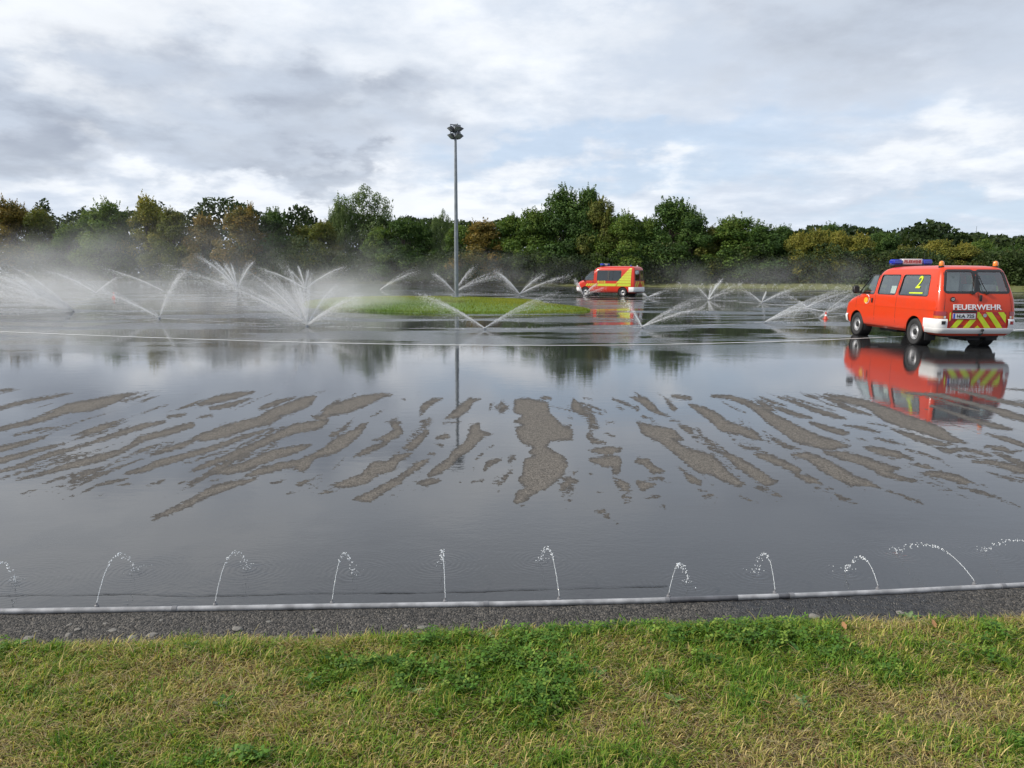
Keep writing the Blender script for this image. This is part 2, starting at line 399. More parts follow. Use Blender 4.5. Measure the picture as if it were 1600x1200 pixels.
def dryness(X, Y):
    PX, PY = to_px(X, Y)
    # beyond the measured strip the streaks simply go on: repeat them sideways
    half = 1.0 * Y * 0.70
    PX2, _ = to_px(np.where(X > half, X - 2 * half, np.where(X < -half, X + 2 * half, X)), Y)
    out = np.abs(X) > half * 1.05
    PX = np.where(out, PX2, PX)
    best = np.full(X.shape, -9.0)
    for ox, lst in STREAKS.items():
        for st in lst:
            p = np.array([(ox + a / SC, 600 + b / SC, r / SC) for a, b, r in st])
            if len(p) == 1: continue
            x0, x1 = p[:, 0].min() - 14, p[:, 0].max() + 14
            y0, y1 = p[:, 1].min() - 14, p[:, 1].max() + 14
            sel = np.nonzero((PX > x0) & (PX < x1) & (PY > y0) & (PY < y1))
            qx, qy = PX[sel], PY[sel]
            b = best[sel]
            for (ax, ay, ar), (bx, by, br) in zip(p[:-1], p[1:]):
                ex, ey = bx - ax, by - ay
                t = np.clip(((qx - ax) * ex + (qy - ay) * ey) / (ex * ex + ey * ey + 1e-9), 0, 1)
                dd = np.hypot(qx - ax - t * ex, (qy - ay - t * ey))
                b = np.maximum(b, (ar + (br - ar) * t) - dd)
            best[sel] = b
    P = np.array([(600 + a / SC, 600 + b / SC) for a, b in BIGPOLY])
    sel = np.nonzero((PX > P[:, 0].min() - 14) & (PX < P[:, 0].max() + 14) & (PY > P[:, 1].min() - 14) & (PY < P[:, 1].max() + 14))
    qx, qy = PX[sel], PY[sel]
    ins = np.zeros(qx.shape, bool)
    md = np.full(qx.shape, 99.0)
    for (ax, ay), (bx, by) in zip(P, np.roll(P, -1, 0)):
        c = ((ay > qy) != (by > qy)) & (qx < (bx - ax) * (qy - ay) / (by - ay + 1e-12) + ax)
        ins ^= c
        t = np.clip(((qx - ax) * (bx - ax) + (qy - ay) * (by - ay)) / ((bx - ax) ** 2 + (by - ay) ** 2 + 1e-9), 0, 1)
        md = np.minimum(md, np.hypot(qx - ax - t * (bx - ax), qy - ay - t * (by - ay)))
    best[sel] = np.maximum(best[sel], np.where(ins, md, -md))
    # thin slivers between the big streaks
    sl_ = vnoise(X * 6.5 + 3 * vnoise(X * .4, Y * .4, 93, 2), Y * 0.75, 91, 3)
    zone = np.clip((Y - 4.9) / 1.2, 0, 1) * np.clip((10.9 - Y) / 0.8, 0, 1)
    best = np.maximum(best, (sl_ - 0.675) * 26 * zone - 3.0 * (1 - zone) - 0.4)
    # pixels -> 0..1, 0.5 on the edge, 0 = under water
    return np.clip(0.5 + best / 12.0, 0, 1)

# near edge of the asphalt follows the irrigation pipe
PIPE_PX = [(-420, 961), (-200, 958), (0, 954.5), (200, 951.5), (400, 948.5), (600, 945.5), (800, 943), (1000, 938.5), (1200, 931.5), (1400, 923.5), (1600, 913.5), (1800, 902), (2050, 885)]
PIPE = np.array([G(a, b, 0.02) for a, b in PIPE_PX])
GRASS_PX = [(-420, 1010), (-200, 1007), (0, 1003), (200, 1002), (400, 996), (600, 991), (800, 982), (1000, 977), (1200, 973), (1400, 967), (1600, 961), (1800, 951), (2050, 935)]
GRASS = np.array([G(a, b) for a, b in GRASS_PX])
def pipe_y(x): return np.interp(x, PIPE[:, 0], PIPE[:, 1])
def grass_y(x): return np.interp(x, GRASS[:, 0], GRASS[:, 1])

JETS = [  # base, apex, landing in the photo
    ((-15, 953), (8, 880), (25, 910)), ((162, 949), (190, 869), (213, 893)), ((342, 946), (373, 865), (388, 889)), ((523, 943.5), (543, 866), (554, 896)),
    ((699, 941.5), (692, 863), (690, 880)), ((873, 938.5), (852, 859), (845, 876)), ((1043, 934), (1060, 881), (1073, 912)), ((1207, 929), (1190, 866), (1180, 897)),
    ((1365, 923), (1341, 871), (1320, 895)), ((1516, 916), (1437, 853), (1400, 863)), ((1660, 908), (1577, 846), (1538, 862))]

def wet_material():
    m, nt = newmat('wet_asphalt')
    geo = nd(nt, 'ShaderNodeNewGeometry')
    P = geo.outputs['Position']
    dry0 = nd(nt, 'ShaderNodeAttribute', attribute_name='dry').outputs['Fac']
    e1 = NOISE(nt, SCALEV(nt, P, (1, 0.8, 1)), 20.0, 5.0, 0.7)
    edge = M(nt, 'ADD', dry0, M(nt, 'MULTIPLY', M(nt, 'SUBTRACT', e1, 0.5), 1.25))
    mask = M(nt, 'MULTIPLY', SST(nt, edge, 0.47, 0.53), M(nt, 'GREATER_THAN', dry0, 0.1))
    # dry stone-chip asphalt
    vo = nd(nt, 'ShaderNodeTexVoronoi', {'Vector': P, 'Scale': 95.0})
    chips = nd(nt, 'ShaderNodeSeparateColor', {0: vo.outputs['Color']}).outputs[0]
    ramp = MIXC(nt, chips, (0.038, 0.034, 0.030), (0.185, 0.166, 0.145))
    tone = NOISE(nt, P, 5.0, 4.0)
    ramp = MIXC(nt, M(nt, 'MULTIPLY', tone, 0.5), ramp, (0.085, 0.075, 0.06))
    # damp rim where the film thins out
    rim = SST(nt, M(nt, 'ADD', dry0, M(nt, 'MULTIPLY', M(nt, 'SUBTRACT', tone, 0.5), 0.9)), 0.48, 0.95)
    dcol = MIXC(nt, M(nt, 'ADD', 0.35, M(nt, 'MULTIPLY', rim, 0.65)), (0.028, 0.026, 0.025), ramp)
    db = nd(nt, 'ShaderNodeBump', {'Height': vo.outputs['Distance'], 'Distance': 0.004, 'Strength': 0.7}, invert=True)
    dryb = nd(nt, 'ShaderNodeBsdfPrincipled', {'Base Color': dcol, 'Roughness': 0.85, 'Normal': db.outputs[0], 'Specular IOR Level': 0.3})
    # water film over dark asphalt
    n1 = NOISE(nt, P, 0.7, 5.0)
    grain = NOISE(nt, P, 70.0, 2.0)
    wcol = MIXC(nt, n1, (0.022, 0.023, 0.025), (0.040, 0.041, 0.043))
    wcol = MIXC(nt, M(nt, 'MULTIPLY', SST(nt, grain, 0.5, 0.75), 0.5), wcol, (0.06, 0.06, 0.06))
    sep = nd(nt, 'ShaderNodeSeparateXYZ', {0: P})
    far = SST(nt, sep.outputs[1], 12.0, 24.0)           # where the sprinklers rain down
    calm = NOISE(nt, SCALEV(nt, P, (0.13, 0.34, 1)), 1.0, 5.0, 0.55)
    rough_zone = SST(nt, calm, 0.46, 0.56)
    w1 = NOISE(nt, SCALEV(nt, P, (3.2, 7.0, 1)), 1.0, 4.0, 0.6)
    w2 = NOISE(nt, SCALEV(nt, P, (18.0, 30.0, 1)), 1.0, 3.0, 0.6)
    pool = M(nt, 'LESS_THAN', sep.outputs[1], 4.9)
    near = M(nt, 'SUBTRACT', 1.0, SST(nt, sep.outputs[1], 4.4, 5.6))
    a1 = M(nt, 'ADD', 0.0009, M(nt, 'MULTIPLY', far, M(nt, 'MULTIPLY', rough_zone, 0.0050)))
    h = M(nt, 'MULTIPLY', w1, a1)
    h = M(nt, 'ADD', h, M(nt, 'MULTIPLY', w2, M(nt, 'ADD', 0.00008, M(nt, 'ADD', M(nt, 'MULTIPLY', near, M(nt, 'MULTIPLY', M(nt, 'ADD', rough_zone, 0.25), 0.0008)), M(nt, 'MULTIPLY', far, M(nt, 'MULTIPLY', rough_zone, 0.0006))))))
    agg = NOISE(nt, P, 130.0, 2.0)
    thin = M(nt, 'MULTIPLY', near, SST(nt, NOISE(nt, P, 2.1, 4.0), 0.42, 0.6))
    h = M(nt, 'ADD', h, M(nt, 'MULTIPLY', agg, M(nt, 'ADD', 0.00002, M(nt, 'MULTIPLY', thin, 0.00038))))
    for b, a, l in JETS:
        L = G(*l)
        dd = nd(nt, 'ShaderNodeVectorMath', {0: P, 1: (L[0], L[1], 0)}, operation='DISTANCE').outputs['Value']
        dn = M(nt, 'ADD', dd, M(nt, 'ADD', M(nt, 'MULTIPLY', w2, 0.02), M(nt, 'MULTIPLY', w1, 0.10)))
        wv = M(nt, 'MULTIPLY', M(nt, 'SINE', M(nt, 'MULTIPLY', dn, 190.0)), M(nt, 'EXPONENT', M(nt, 'MULTIPLY', dd, -7.5)))
        h = M(nt, 'ADD', h, M(nt, 'MULTIPLY', wv, M(nt, 'MULTIPLY', M(nt, 'POWER', w1, 2.0), 0.0020)))
    wb = nd(nt, 'ShaderNodeBump', {'Height': h, 'Distance': 1.0, 'Strength': 1.0})
    rr = M(nt, 'ADD', 0.025, M(nt, 'MULTIPLY', rough_zone, M(nt, 'ADD', 0.02, M(nt, 'MULTIPLY', far, 0.18))))
    rr = M(nt, 'ADD', rr, M(nt, 'MULTIPLY', thin, 0.10))
    wet = nd(nt, 'ShaderNodeBsdfPrincipled', {'Base Color': wcol, 'Roughness': rr, 'IOR': 1.55, 'Normal': wb.outputs[0]})
    mx = nd(nt, 'ShaderNodeMixShader', {0: mask, 1: wet.outputs[0], 2: dryb.outputs[0]})
    outm(nt, mx.outputs[0])
    return m

WET = wet_material()

def build_asphalt():
    xs = np.concatenate([[-190, -120, -80, -50, -30, -20, -14], np.arange(-10.0, 10.01, 0.045), [14, 20, 30, 50, 80, 120]])
    ys = np.concatenate([[2.9, 3.4, 3.9, 4.4], np.arange(4.75, 11.4, 0.045), [12, 14, 17, 21, 26, 32, 40, 50, 62, 76, 92, 110, 130, 150, 172]])
    X, Y = np.meshgrid(xs, ys)
    v = np.stack([X, Y, np.zeros_like(X)], -1).reshape(-1, 3)
    nx, ny = len(xs), len(ys)
    i = np.arange(nx * ny).reshape(ny, nx)
    f = np.stack([i[:-1, :-1], i[:-1, 1:], i[1:, 1:], i[1:, :-1]], -1).reshape(-1, 4)
    dr = dryness(X.ravel(), Y.ravel())
    dr[(Y.ravel() > 11.3) | (Y.ravel() < 4.76)] = 0
    me = mesh_np('wet_asphalt', v, f, attr={'dry': dr})
    tag(link('asphalt_pavement', me, WET), 'dark wet asphalt skid pan with dry brown streaks', kind='structure')
build_asphalt()

# ------------------------------------------------------------------ meadow ground out to the horizon, verge bank
def grassy(name, c0, c1, c2, sc=1.2):
    m, nt = newmat(name)
    P = nd(nt, 'ShaderNodeNewGeometry').outputs['Position']
    a = NOISE(nt, P, sc, 6.0, 0.65)
    b = NOISE(nt, P, sc * 14, 3.0)
    c = MIXC(nt, SST(nt, a, 0.35, 0.65), c0, c1)
    c = MIXC(nt, M(nt, 'MULTIPLY', SST(nt, b, 0.4, 0.7), 0.6), c, c2)
    bp = nd(nt, 'ShaderNodeBump', {'Height': b, 'Distance': 0.02})
    outm(nt, nd(nt, 'ShaderNodeBsdfPrincipled', {'Base Color': c, 'Roughness': 0.9, 'Normal': bp.outputs[0], 'Specular IOR Level': 0.2}).outputs[0])
    return m
MEADOW = grassy('meadow', (0.05, 0.06, 0.02), (0.09, 0.09, 0.035), (0.12, 0.11, 0.05))
VERGE = grassy('verge_grass', (0.10, 0.11, 0.04), (0.15, 0.145, 0.06), (0.08, 0.10, 0.03), 0.4)
SOIL = grassy('lawn_soil', (0.06, 0.045, 0.022), (0.11, 0.082, 0.04), (0.14, 0.11, 0.055), 6.0)

xs = np.array([-3000, -600, -195, -100, 0, 60, 125, 400, 3000.0])
ys = np.array([-600, -20, 2.85, 40, 110, 173, 600, 4000.0])
X, Y = np.meshgrid(xs, ys)
i = np.arange(len(xs) * len(ys)).reshape(len(ys), len(xs))
f = np.stack([i[:-1, :-1], i[:-1, 1:], i[1:, 1:], i[1:, :-1]], -1).reshape(-1, 4)
tag(link('ground', mesh_np('ground', np.stack([X, Y, np.full_like(X, -0.03)], -1), f), MEADOW), 'flat meadow ground out to the horizon', kind='structure')

VERGE_PX = [(-900, 430), (-400, 434.5), (0, 438.3), (300, 440), (640, 443.6), (800, 445.6), (960, 447.3), (1200, 450.6), (1400, 453.2), (1600, 456), (2000, 462), (2500, 469)]
VL = np.array([G(a, b) for a, b in VERGE_PX])
VL = np.array([v if v[1] < 175 else v * (175 / v[1]) for v in VL])
VL[:, 2] = 0
tt = np.linspace(0, 1, 160)
cum = np.concatenate([[0], np.cumsum(np.linalg.norm(np.diff(VL, axis=0), axis=1))])
VLs = np.stack([np.interp(tt * cum[-1], cum, VL[:, k]) for k in range(3)], -1)
vd = np.gradient(VLs, axis=0); vd /= np.linalg.norm(vd, axis=1)[:, None]
vn = np.stack([-vd[:, 1], vd[:, 0], np.zeros(len(vd))], -1)
vn[vn[:, 1] < 0] *= -1
prof = [(0, 0.0), (0.5, 0.14), (1.6, 0.34), (3.0, 0.5), (5.0, 0.6), (9, 0.55), (40, 0.5), (120, 0.4)]
vv = []
rng = np.random.default_rng(5)
for o, z in prof:
    p = VLs + vn * o
    p[:, 2] = z + (0.10 * (vnoise(p[:, 0] * 0.25, p[:, 1] * 0.25, 3) - 0.5) if z > 0 else 0)
    vv.append(p)
vv = np.array(vv)
i = np.arange(vv.shape[0] * vv.shape[1]).reshape(vv.shape[:2])
f = np.stack([i[:-1, :-1], i[:-1, 1:], i[1:, 1:], i[1:, :-1]], -1).reshape(-1, 4)
tag(link('verge', mesh_np('verge', vv, f, smooth=True), VERGE), 'low bank of dry pale grass behind the far edge of the asphalt', kind='structure')

# ------------------------------------------------------------------ painted lines
def line_mesh(name, pts, width, z=0.004):
    pts = np.asarray(pts)
    cum = np.concatenate([[0], np.cumsum(np.linalg.norm(np.diff(pts, axis=0), axis=1))])
    t = np.linspace(0, cum[-1], max(40, int(cum[-1] / 0.6)))
    # smooth by cubic-ish resampling
    q = np.stack([np.interp(t, cum, pts[:, k]) for k in range(2)], -1)
    for _ in range(30):
        q[1:-1] = 0.25 * q[:-2] + 0.5 * q[1:-1] + 0.25 * q[2:]
    d = np.gradient(q, axis=0); d /= np.linalg.norm(d, axis=1)[:, None]
    n = np.stack([-d[:, 1], d[:, 0]], -1)
    w = width * (0.42 + 0.16 * vnoise(t * 1.7, t * 0 + 3, 9))[:, None]
    a, b = q + n * w, q - n * w
    v = np.concatenate([np.c_[a, np.full(len(a), z)], np.c_[b, np.full(len(b), z)]])
    m = len(q)
    i = np.arange(m - 1)
    return mesh_np(name, v, np.stack([i, i + 1, i + 1 + m, i + m], -1))

def line_mat(name, col, worn):
    m, nt = newmat(name)
    P = nd(nt, 'ShaderNodeNewGeometry').outputs['Position']
    n = NOISE(nt, P, 2.2, 6.0, 0.7)
    c = MIXC(nt, SST(nt, n, worn - 0.08, worn + 0.08), (0.045, 0.045, 0.047), col)
    outm(nt, nd(nt, 'ShaderNodeBsdfPrincipled', {'Base Color': c, 'Roughness': 0.22, 'IOR': 1.36}).outputs[0])
    return m
LINE = line_mat('white_paint', (0.80, 0.80, 0.78), 0.30)
LINE2 = line_mat('worn_paint', (0.55, 0.55, 0.55), 0.46)
L1 = [(-500, 492), (-250, 507), (0, 518.5), (150, 524.5), (300, 530), (450, 535), (600, 538.3), (750, 540.5), (900, 541), (1000, 539.7), (1100, 537.5), (1200, 534.7), (1340, 529.5), (1480, 522.5), (1600, 515), (1900, 494)]
L2 = [(-400, 462), (-100, 476), (115, 487), (250, 498), (380, 504.5), (480, 510), (620, 513.6), (757, 515.4), (900, 515), (1003, 512.3), (1100, 509), (1195, 504.5), (1280, 497), (1340, 490), (1420, 478)]
L3 = [(100, 461), (255, 455.5), (371, 452.8), (477, 451.8), (594, 453.5), (710, 457), (812, 460), (912, 463), (1012, 465.5), (1107, 469), (1190, 474), (1261, 481), (1290, 487)]
L4 = [(-200, 438.5), (0, 440.6), (400, 442.8), (640, 445.4), (960, 449.8), (1200, 452.9), (1400, 455.8), (1600, 458.8), (1900, 463.5)]
for P_, w_, mt, lab in ((L1, 0.09, LINE, 'thin white painted circle line nearest on the wet asphalt'), (L2, 0.09, LINE2, 'worn pale line through the near sprinkler heads'),
                        (L3, 0.22, LINE2, 'worn pale line through the far sprinkler heads'), (L4, 0.35, LINE, 'white edge line in front of the far grass verge')):
    tag(link('painted_line', line_mesh('painted_line', [G(*p)[:2] for p in P_], w_), mt), lab, kind='structure')

# ------------------------------------------------------------------ near edge: seam, pipe, rough asphalt strip, stones
SEAM = pbr('tar_seam', (0.012, 0.012, 0.014), 0.3, var=0.3)
sp = [(-100, 930.5), (60, 930), (190, 928), (300, 931.5), (400, 930), (470, 928), (600, 926), (700, 926), (760, 923.5), (800, 921.5), (860, 920.5), (930, 918.5), (1000, 917.5), (1043, 916)]
pts = np.array([G(*p)[:2] for p in sp])
cum = np.concatenate([[0], np.cumsum(np.linalg.norm(np.diff(pts, axis=0), axis=1))])
t = np.linspace(0, cum[-1], 420)
q = np.stack([np.interp(t, cum, pts[:, k]) for k in range(2)], -1)
q[:, 1] += 0.022 * (vnoise(t * 6, t * 0, 4) - 0.5) + 0.012 * (vnoise(t * 30, t * 0, 8) - 0.5)
w = 0.001 + 0.006 * vnoise(t * 9, t * 0 + 7, 5) ** 1.5
v = np.concatenate([np.c_[q[:, 0], q[:, 1] + w, np.full(len(q), 0.004)], np.c_[q[:, 0], q[:, 1] - w, np.full(len(q), 0.004)]])
i = np.arange(len(q) - 1)
tag(link('pavement_seam', mesh_np('pavement_seam', v, np.stack([i, i + 1, i + 1 + len(q), i + len(q)], -1)), SEAM), 'thin dark wavering joint in the asphalt beside the pipe', kind='structure')

PIPE_M = pbr('pipe_plastic', (0.29, 0.29, 0.30), 0.38, var=0.3, nscale=14, bump=0.0008, bscale=90)
PIPE_D = pbr('pipe_wet_dirty', (0.10, 0.10, 0.11), 0.22, var=0.4, nscale=9)
JOINT = pbr('pipe_joint', (0.16, 0.16, 0.17), 0.4)
pcum = np.concatenate([[0], np.cumsum(np.linalg.norm(np.diff(PIPE, axis=0), axis=1))])
def pipe_at(s):
    p = np.stack([np.interp(s, pcum, PIPE[:, k]) for k in range(3)], -1)
    return p
sden = np.linspace(0, pcum[-1], 700)
pp = pipe_at(sden)
for _ in range(60):
    pp[1:-1] = 0.25 * pp[:-2] + 0.5 * pp[1:-1] + 0.25 * pp[2:]
pp[:, 2] = 0.017 + 0.004 * (vnoise(sden * 1.4, sden * 0, 2) - 0.5)
pp[:, 1] += 0.006 * (vnoise(sden * 0.9, sden * 0, 12) - 0.5)
pipe = tag(empty('water_pipe', tuple(pp[350])), 'pale grey irrigation pipe lying along the near asphalt edge', 'pipe')
def pidx(px): return int(np.argmin(np.abs(pp[:, 0] - G(px, np.interp(px, [a for a, b in PIPE_PX], [b for a, b in PIPE_PX]))[0])))
cuts = [0, pidx(-120), pidx(280), pidx(760), pidx(1040), pidx(1150), pidx(1210), pidx(1232), pidx(1560), len(pp) - 1]
for k, (a, b) in enumerate(zip(cuts[:-1], cuts[1:])):
    seg = pp[a:b + 1] - pp[350]
    dk = k in (4, 6)
    rr = 0.0142 * (1 + 0.10 * (vnoise(sden[a:b + 1] * 3, sden[a:b + 1] * 0, 31) - 0.5))
    o = link('pipe_section', tubes_mesh('pipe_section', [(seg, rr)], 14), PIPE_D if dk else PIPE_M, pipe)
    if dk: o['label'] = 'dark wet stretch of the pipe'
for px in (280, 760, 1040, 1232, 1560):
    k = pidx(px)
    seg = pp[k - 1:k + 2] - pp[350]
    link('pipe_joint', tubes_mesh('pipe_joint', [(seg, 0.0162)], 14), JOINT, pipe)
NOZ = lathe_mesh('nozzle', [(0.011, 0.0), (0.011, 0.012), (0.006, 0.016), (0.004, 0.026)], 10)
for b, a, l in JETS:
    k = int(np.argmin(np.abs(pp[:, 0] - G(*b)[0])))
    c = pp[k] - pp[350]
    link('nozzle', NOZ, JOINT, pipe, (c[0], c[1] + 0.014, c[2] + 0.006))

# rough strip between pipe and lawn
xs = np.arange(-4.6, 5.2, 0.0125)
tr = np.linspace(0, 1, 44)
X = np.repeat(xs[None], len(tr), 0)
Y = pipe_y(xs)[None] * (1 - tr[:, None]) + (grass_y(xs) - 0.22)[None] * tr[:, None] - 0.004 + 0.012 * (1 - tr[:, None])
Z = 0.006 + 0.014 * (vnoise(X * 45, Y * 45, 7, 3) - 0.3) + 0.011 * (vnoise(X * 120, Y * 120, 8, 2) - 0.5) + 0.012 * vnoise(X * 4, Y * 4, 11, 2)
Z = Z * np.clip(tr[:, None] * 9, 0.45, 1)
i = np.arange(X.size).reshape(X.shape)
f = np.stack([i[:-1, :-1], i[1:, :-1], i[1:, 1:], i[:-1, 1:]], -1).reshape(-1, 4)
m, nt = newmat('rough_asphalt')
P = nd(nt, 'ShaderNodeNewGeometry').outputs['Position']
vo = nd(nt, 'ShaderNodeTexVoronoi', {'Vector': P, 'Scale': 110.0})
ch = nd(nt, 'ShaderNodeSeparateColor', {0: vo.outputs['Color']}).outputs[0]
c = MIXC(nt, M(nt, 'POWER', ch, 2.0), (0.012, 0.0115, 0.011), (0.15, 0.135, 0.118))
c = MIXC(nt, M(nt, 'MULTIPLY', NOISE(nt, P, 5.0, 5.0), 0.6), c, (0.04, 0.037, 0.034))
sepx = nd(nt, 'ShaderNodeSeparateXYZ', {0: P})
wetz = M(nt, 'MULTIPLY', SST(nt, M(nt, 'ADD', sepx.outputs[0], M(nt, 'MULTIPLY', NOISE(nt, P, 3.0, 3.0), 0.6)), 1.15, 1.6), M(nt, 'SUBTRACT', 1.0, SST(nt, sepx.outputs[0], 1.9, 2.5)))
c = MIXC(nt, M(nt, 'MULTIPLY', wetz, 0.75), c, (0.018, 0.018, 0.020))
ro = M(nt, 'SUBTRACT', 0.85, M(nt, 'MULTIPLY', wetz, 0.45))
bp = nd(nt, 'ShaderNodeBump', {'Height': vo.outputs['Distance'], 'Distance': 0.010, 'Strength': 1.0}, invert=True)
outm(nt, nd(nt, 'ShaderNodeBsdfPrincipled', {'Base Color': c, 'Roughness': ro, 'Normal': bp.outputs[0]}).outputs[0])
STRIP_M = m
tag(link('asphalt_edge', mesh_np('asphalt_edge', np.stack([X, Y, Z], -1), f, smooth=True), STRIP_M), 'rough dark asphalt strip between the pipe and the lawn', kind='structure')

STONE = pbr('pale_stone', (0.21, 0.197, 0.178), 0.85, var=0.3, nscale=30, bump=0.003, bscale=80)
def stone_mesh(seed):
    r = random.Random(seed)
    bm = bmesh.new()
    bmesh.ops.create_icosphere(bm, subdivisions=3, radius=1.0)
    ph = [r.uniform(0, 6) for _ in range(6)]
    for v_ in bm.verts:
        p = v_.co
        k = 1 + 0.16 * math.sin(3 * p.x + ph[0]) * math.cos(2.5 * p.y + ph[1]) + 0.10 * math.sin(6 * p.y + ph[2] + p.z * 3) + 0.05 * math.sin(11 * p.x + ph[3]) * math.sin(9 * p.z + ph[4])
        v_.co = p * k
    return bm_mesh('stone', bm, 60)
SM = [stone_mesh(k) for k in range(4)]
STN = [(109, 981, 9, 'small pale stone embedded left of the first jet'), (107, 997, 12, 'pale flat stone at the lawn edge below the first jet'), (121, 988, 9, 'rounded pale pebble set in the asphalt strip at the left'), (165, 979, 8, 'small stone close behind the pair of stones below the first jet'),
       (177, 990, 13, 'pale stone right under the leftmost full jet'), (214, 973, 7, 'tiny pale stone nearest the pipe between the first two jets'), (251, 974, 8, 'lone pale stone half way between the first two jets'), (237, 997, 16, 'broad pale stone half sunk at the lawn edge'),
       (371, 987, 14, 'big pale flat stone below the second full jet'), (207, 1001, 13, 'flat stone touching the grass left of the broad stone'), (45, 1002, 15, 'wide flat stone at the lawn edge far left'), (57, 991, 6, 'tiny stone above the wide flat stone far left'),
       (420, 976, 8, 'small pale stone right of the second full jet'), (494, 990, 13, 'dusty flat stone at the lawn edge below the third jet'), (633, 983, 9, 'left one of two stones at the grass below the fourth jet'), (660, 985, 13, 'right one of two stones at the grass below the fourth jet'),
       (607, 972, 6, 'tiny pebble between the third and fourth jets'), (1272, 969, 14, 'grey stone lying on the black wet strip at the right'), (1407, 964, 15, 'grey stone beside the tall grass tuft at the right'), (1024, 978, 9, 'pale stone in the grass edge below the sixth jet')]
rnd = random.Random(4)
for k, (px, py, wpx, lab) in enumerate(STN):
    g = G(px, py)
    s = wpx * g[1] / 1040 / 2
    o = link('stone', SM[k % 4], STONE, None, (g[0], g[1], 0.0145 if px < 1200 else 0.019))
    o.scale = (s, s * rnd.uniform(0.7, 1.1), s * (0.34 if px < 1200 else 0.5))
    o.rotation_euler = (rnd.uniform(-.15, .15), rnd.uniform(-.15, .15), rnd.uniform(0, 6))
    tag(o, lab, 'stone', 'stones on the asphalt strip')
# ------------------------------------------------------------------ foreground lawn
def leafmat(name, transl=0.35, rough=0.6, spec=0.25):
    m, nt = newmat(name)
    a = nd(nt, 'ShaderNodeAttribute', attribute_name='col').outputs['Color']
    d = nd(nt, 'ShaderNodeBsdfPrincipled', {'Base Color': a, 'Roughness': rough, 'Specular IOR Level': spec})
    t = nd(nt, 'ShaderNodeBsdfTranslucent', {0: MIXC(nt, 1.0, a, (1.0, 1.0, 0.55), 'MULTIPLY')})
    outm(nt, nd(nt, 'ShaderNodeMixShader', {0: transl, 1: d.outputs[0], 2: t.outputs[0]}).outputs[0])
    return m
BLADE_M = leafmat('grass_blade', 0.35)

def blades(root, h, w, az, lean, curl, col, rng):
    """root (n,3); two-segment tapered blades -> verts, tris, colours"""
    n = len(root)
    dx = np.stack([np.cos(az), np.sin(az), np.zeros(n)], -1)
    sd = np.stack([-np.sin(az), np.cos(az), np.zeros(n)], -1)
    up = np.array([0, 0, 1.0])
    d1 = np.cos(lean)[:, None] * up + np.sin(lean)[:, None] * dx
    l2 = lean + curl
    d2 = np.cos(l2)[:, None] * up + np.sin(l2)[:, None] * dx
    m = root + d1 * (h * 0.55)[:, None]
    t = m + d2 * (h * 0.45)[:, None]
    t[:, 2] = np.maximum(t[:, 2], root[:, 2] + 0.003)
    wv = sd * (w * 0.5)[:, None]
    v = np.stack([root - wv, root + wv, m - wv * 0.8, m + wv * 0.8, t], 1).reshape(-1, 3)
    b = np.arange(n)[:, None] * 5
    f = np.concatenate([b + [0, 1, 3], b + [0, 3, 2], b + [2, 3, 4]], 1).reshape(-1, 3)
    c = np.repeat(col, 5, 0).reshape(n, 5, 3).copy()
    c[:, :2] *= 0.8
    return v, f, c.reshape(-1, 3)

def lawn_fields(x, y):
    """greenness and bareness of the lawn at a point"""
    g = vnoise(x * 2.2, y * 3.0, 21, 4)
    def spot(px, py, rx, ry):
        c = G(px, py)
        return np.exp(-((x - c[0]) / rx) ** 2 - ((y - c[1]) / ry) ** 2)
    green = 1.35 * spot(800, 1035, 0.32, 0.26) + 1.0 * spot(860, 1095, 0.18, 0.14) + 0.85 * spot(1230, 1015, 0.26, 0.14) + 0.35 * spot(1010, 1000, 0.5, 0.10) + 0.6 * spot(40, 1030, 0.15, 0.1) \
        + 0.5 * spot(480, 1080, 0.3, 0.12) + 0.4 * spot(1420, 1060, 0.3, 0.2) + 0.5 * spot(300, 1030, 0.2, 0.06) + 0.4 * spot(1100, 1090, 0.3, 0.15) + 0.35 * spot(1550, 1010, 0.3, 0.1)
    dry = 0.6 * spot(150, 1130, 0.9, 0.22) + 0.5 * spot(60, 1080, 0.4, 0.1) + 0.4 * spot(760, 1180, 0.5, 0.12) + 0.35 * spot(1250, 1120, 0.5, 0.12) + 0.3 * spot(500, 1150, 0.4, 0.2)
    g2 = vnoise(x * 9, y * 11, 27, 3)
    return np.clip(0.42 + (g - 0.5) * 1.5 + (g2 - 0.5) * 1.1 + green * 0.55 - dry * 0.45, 0, 1)

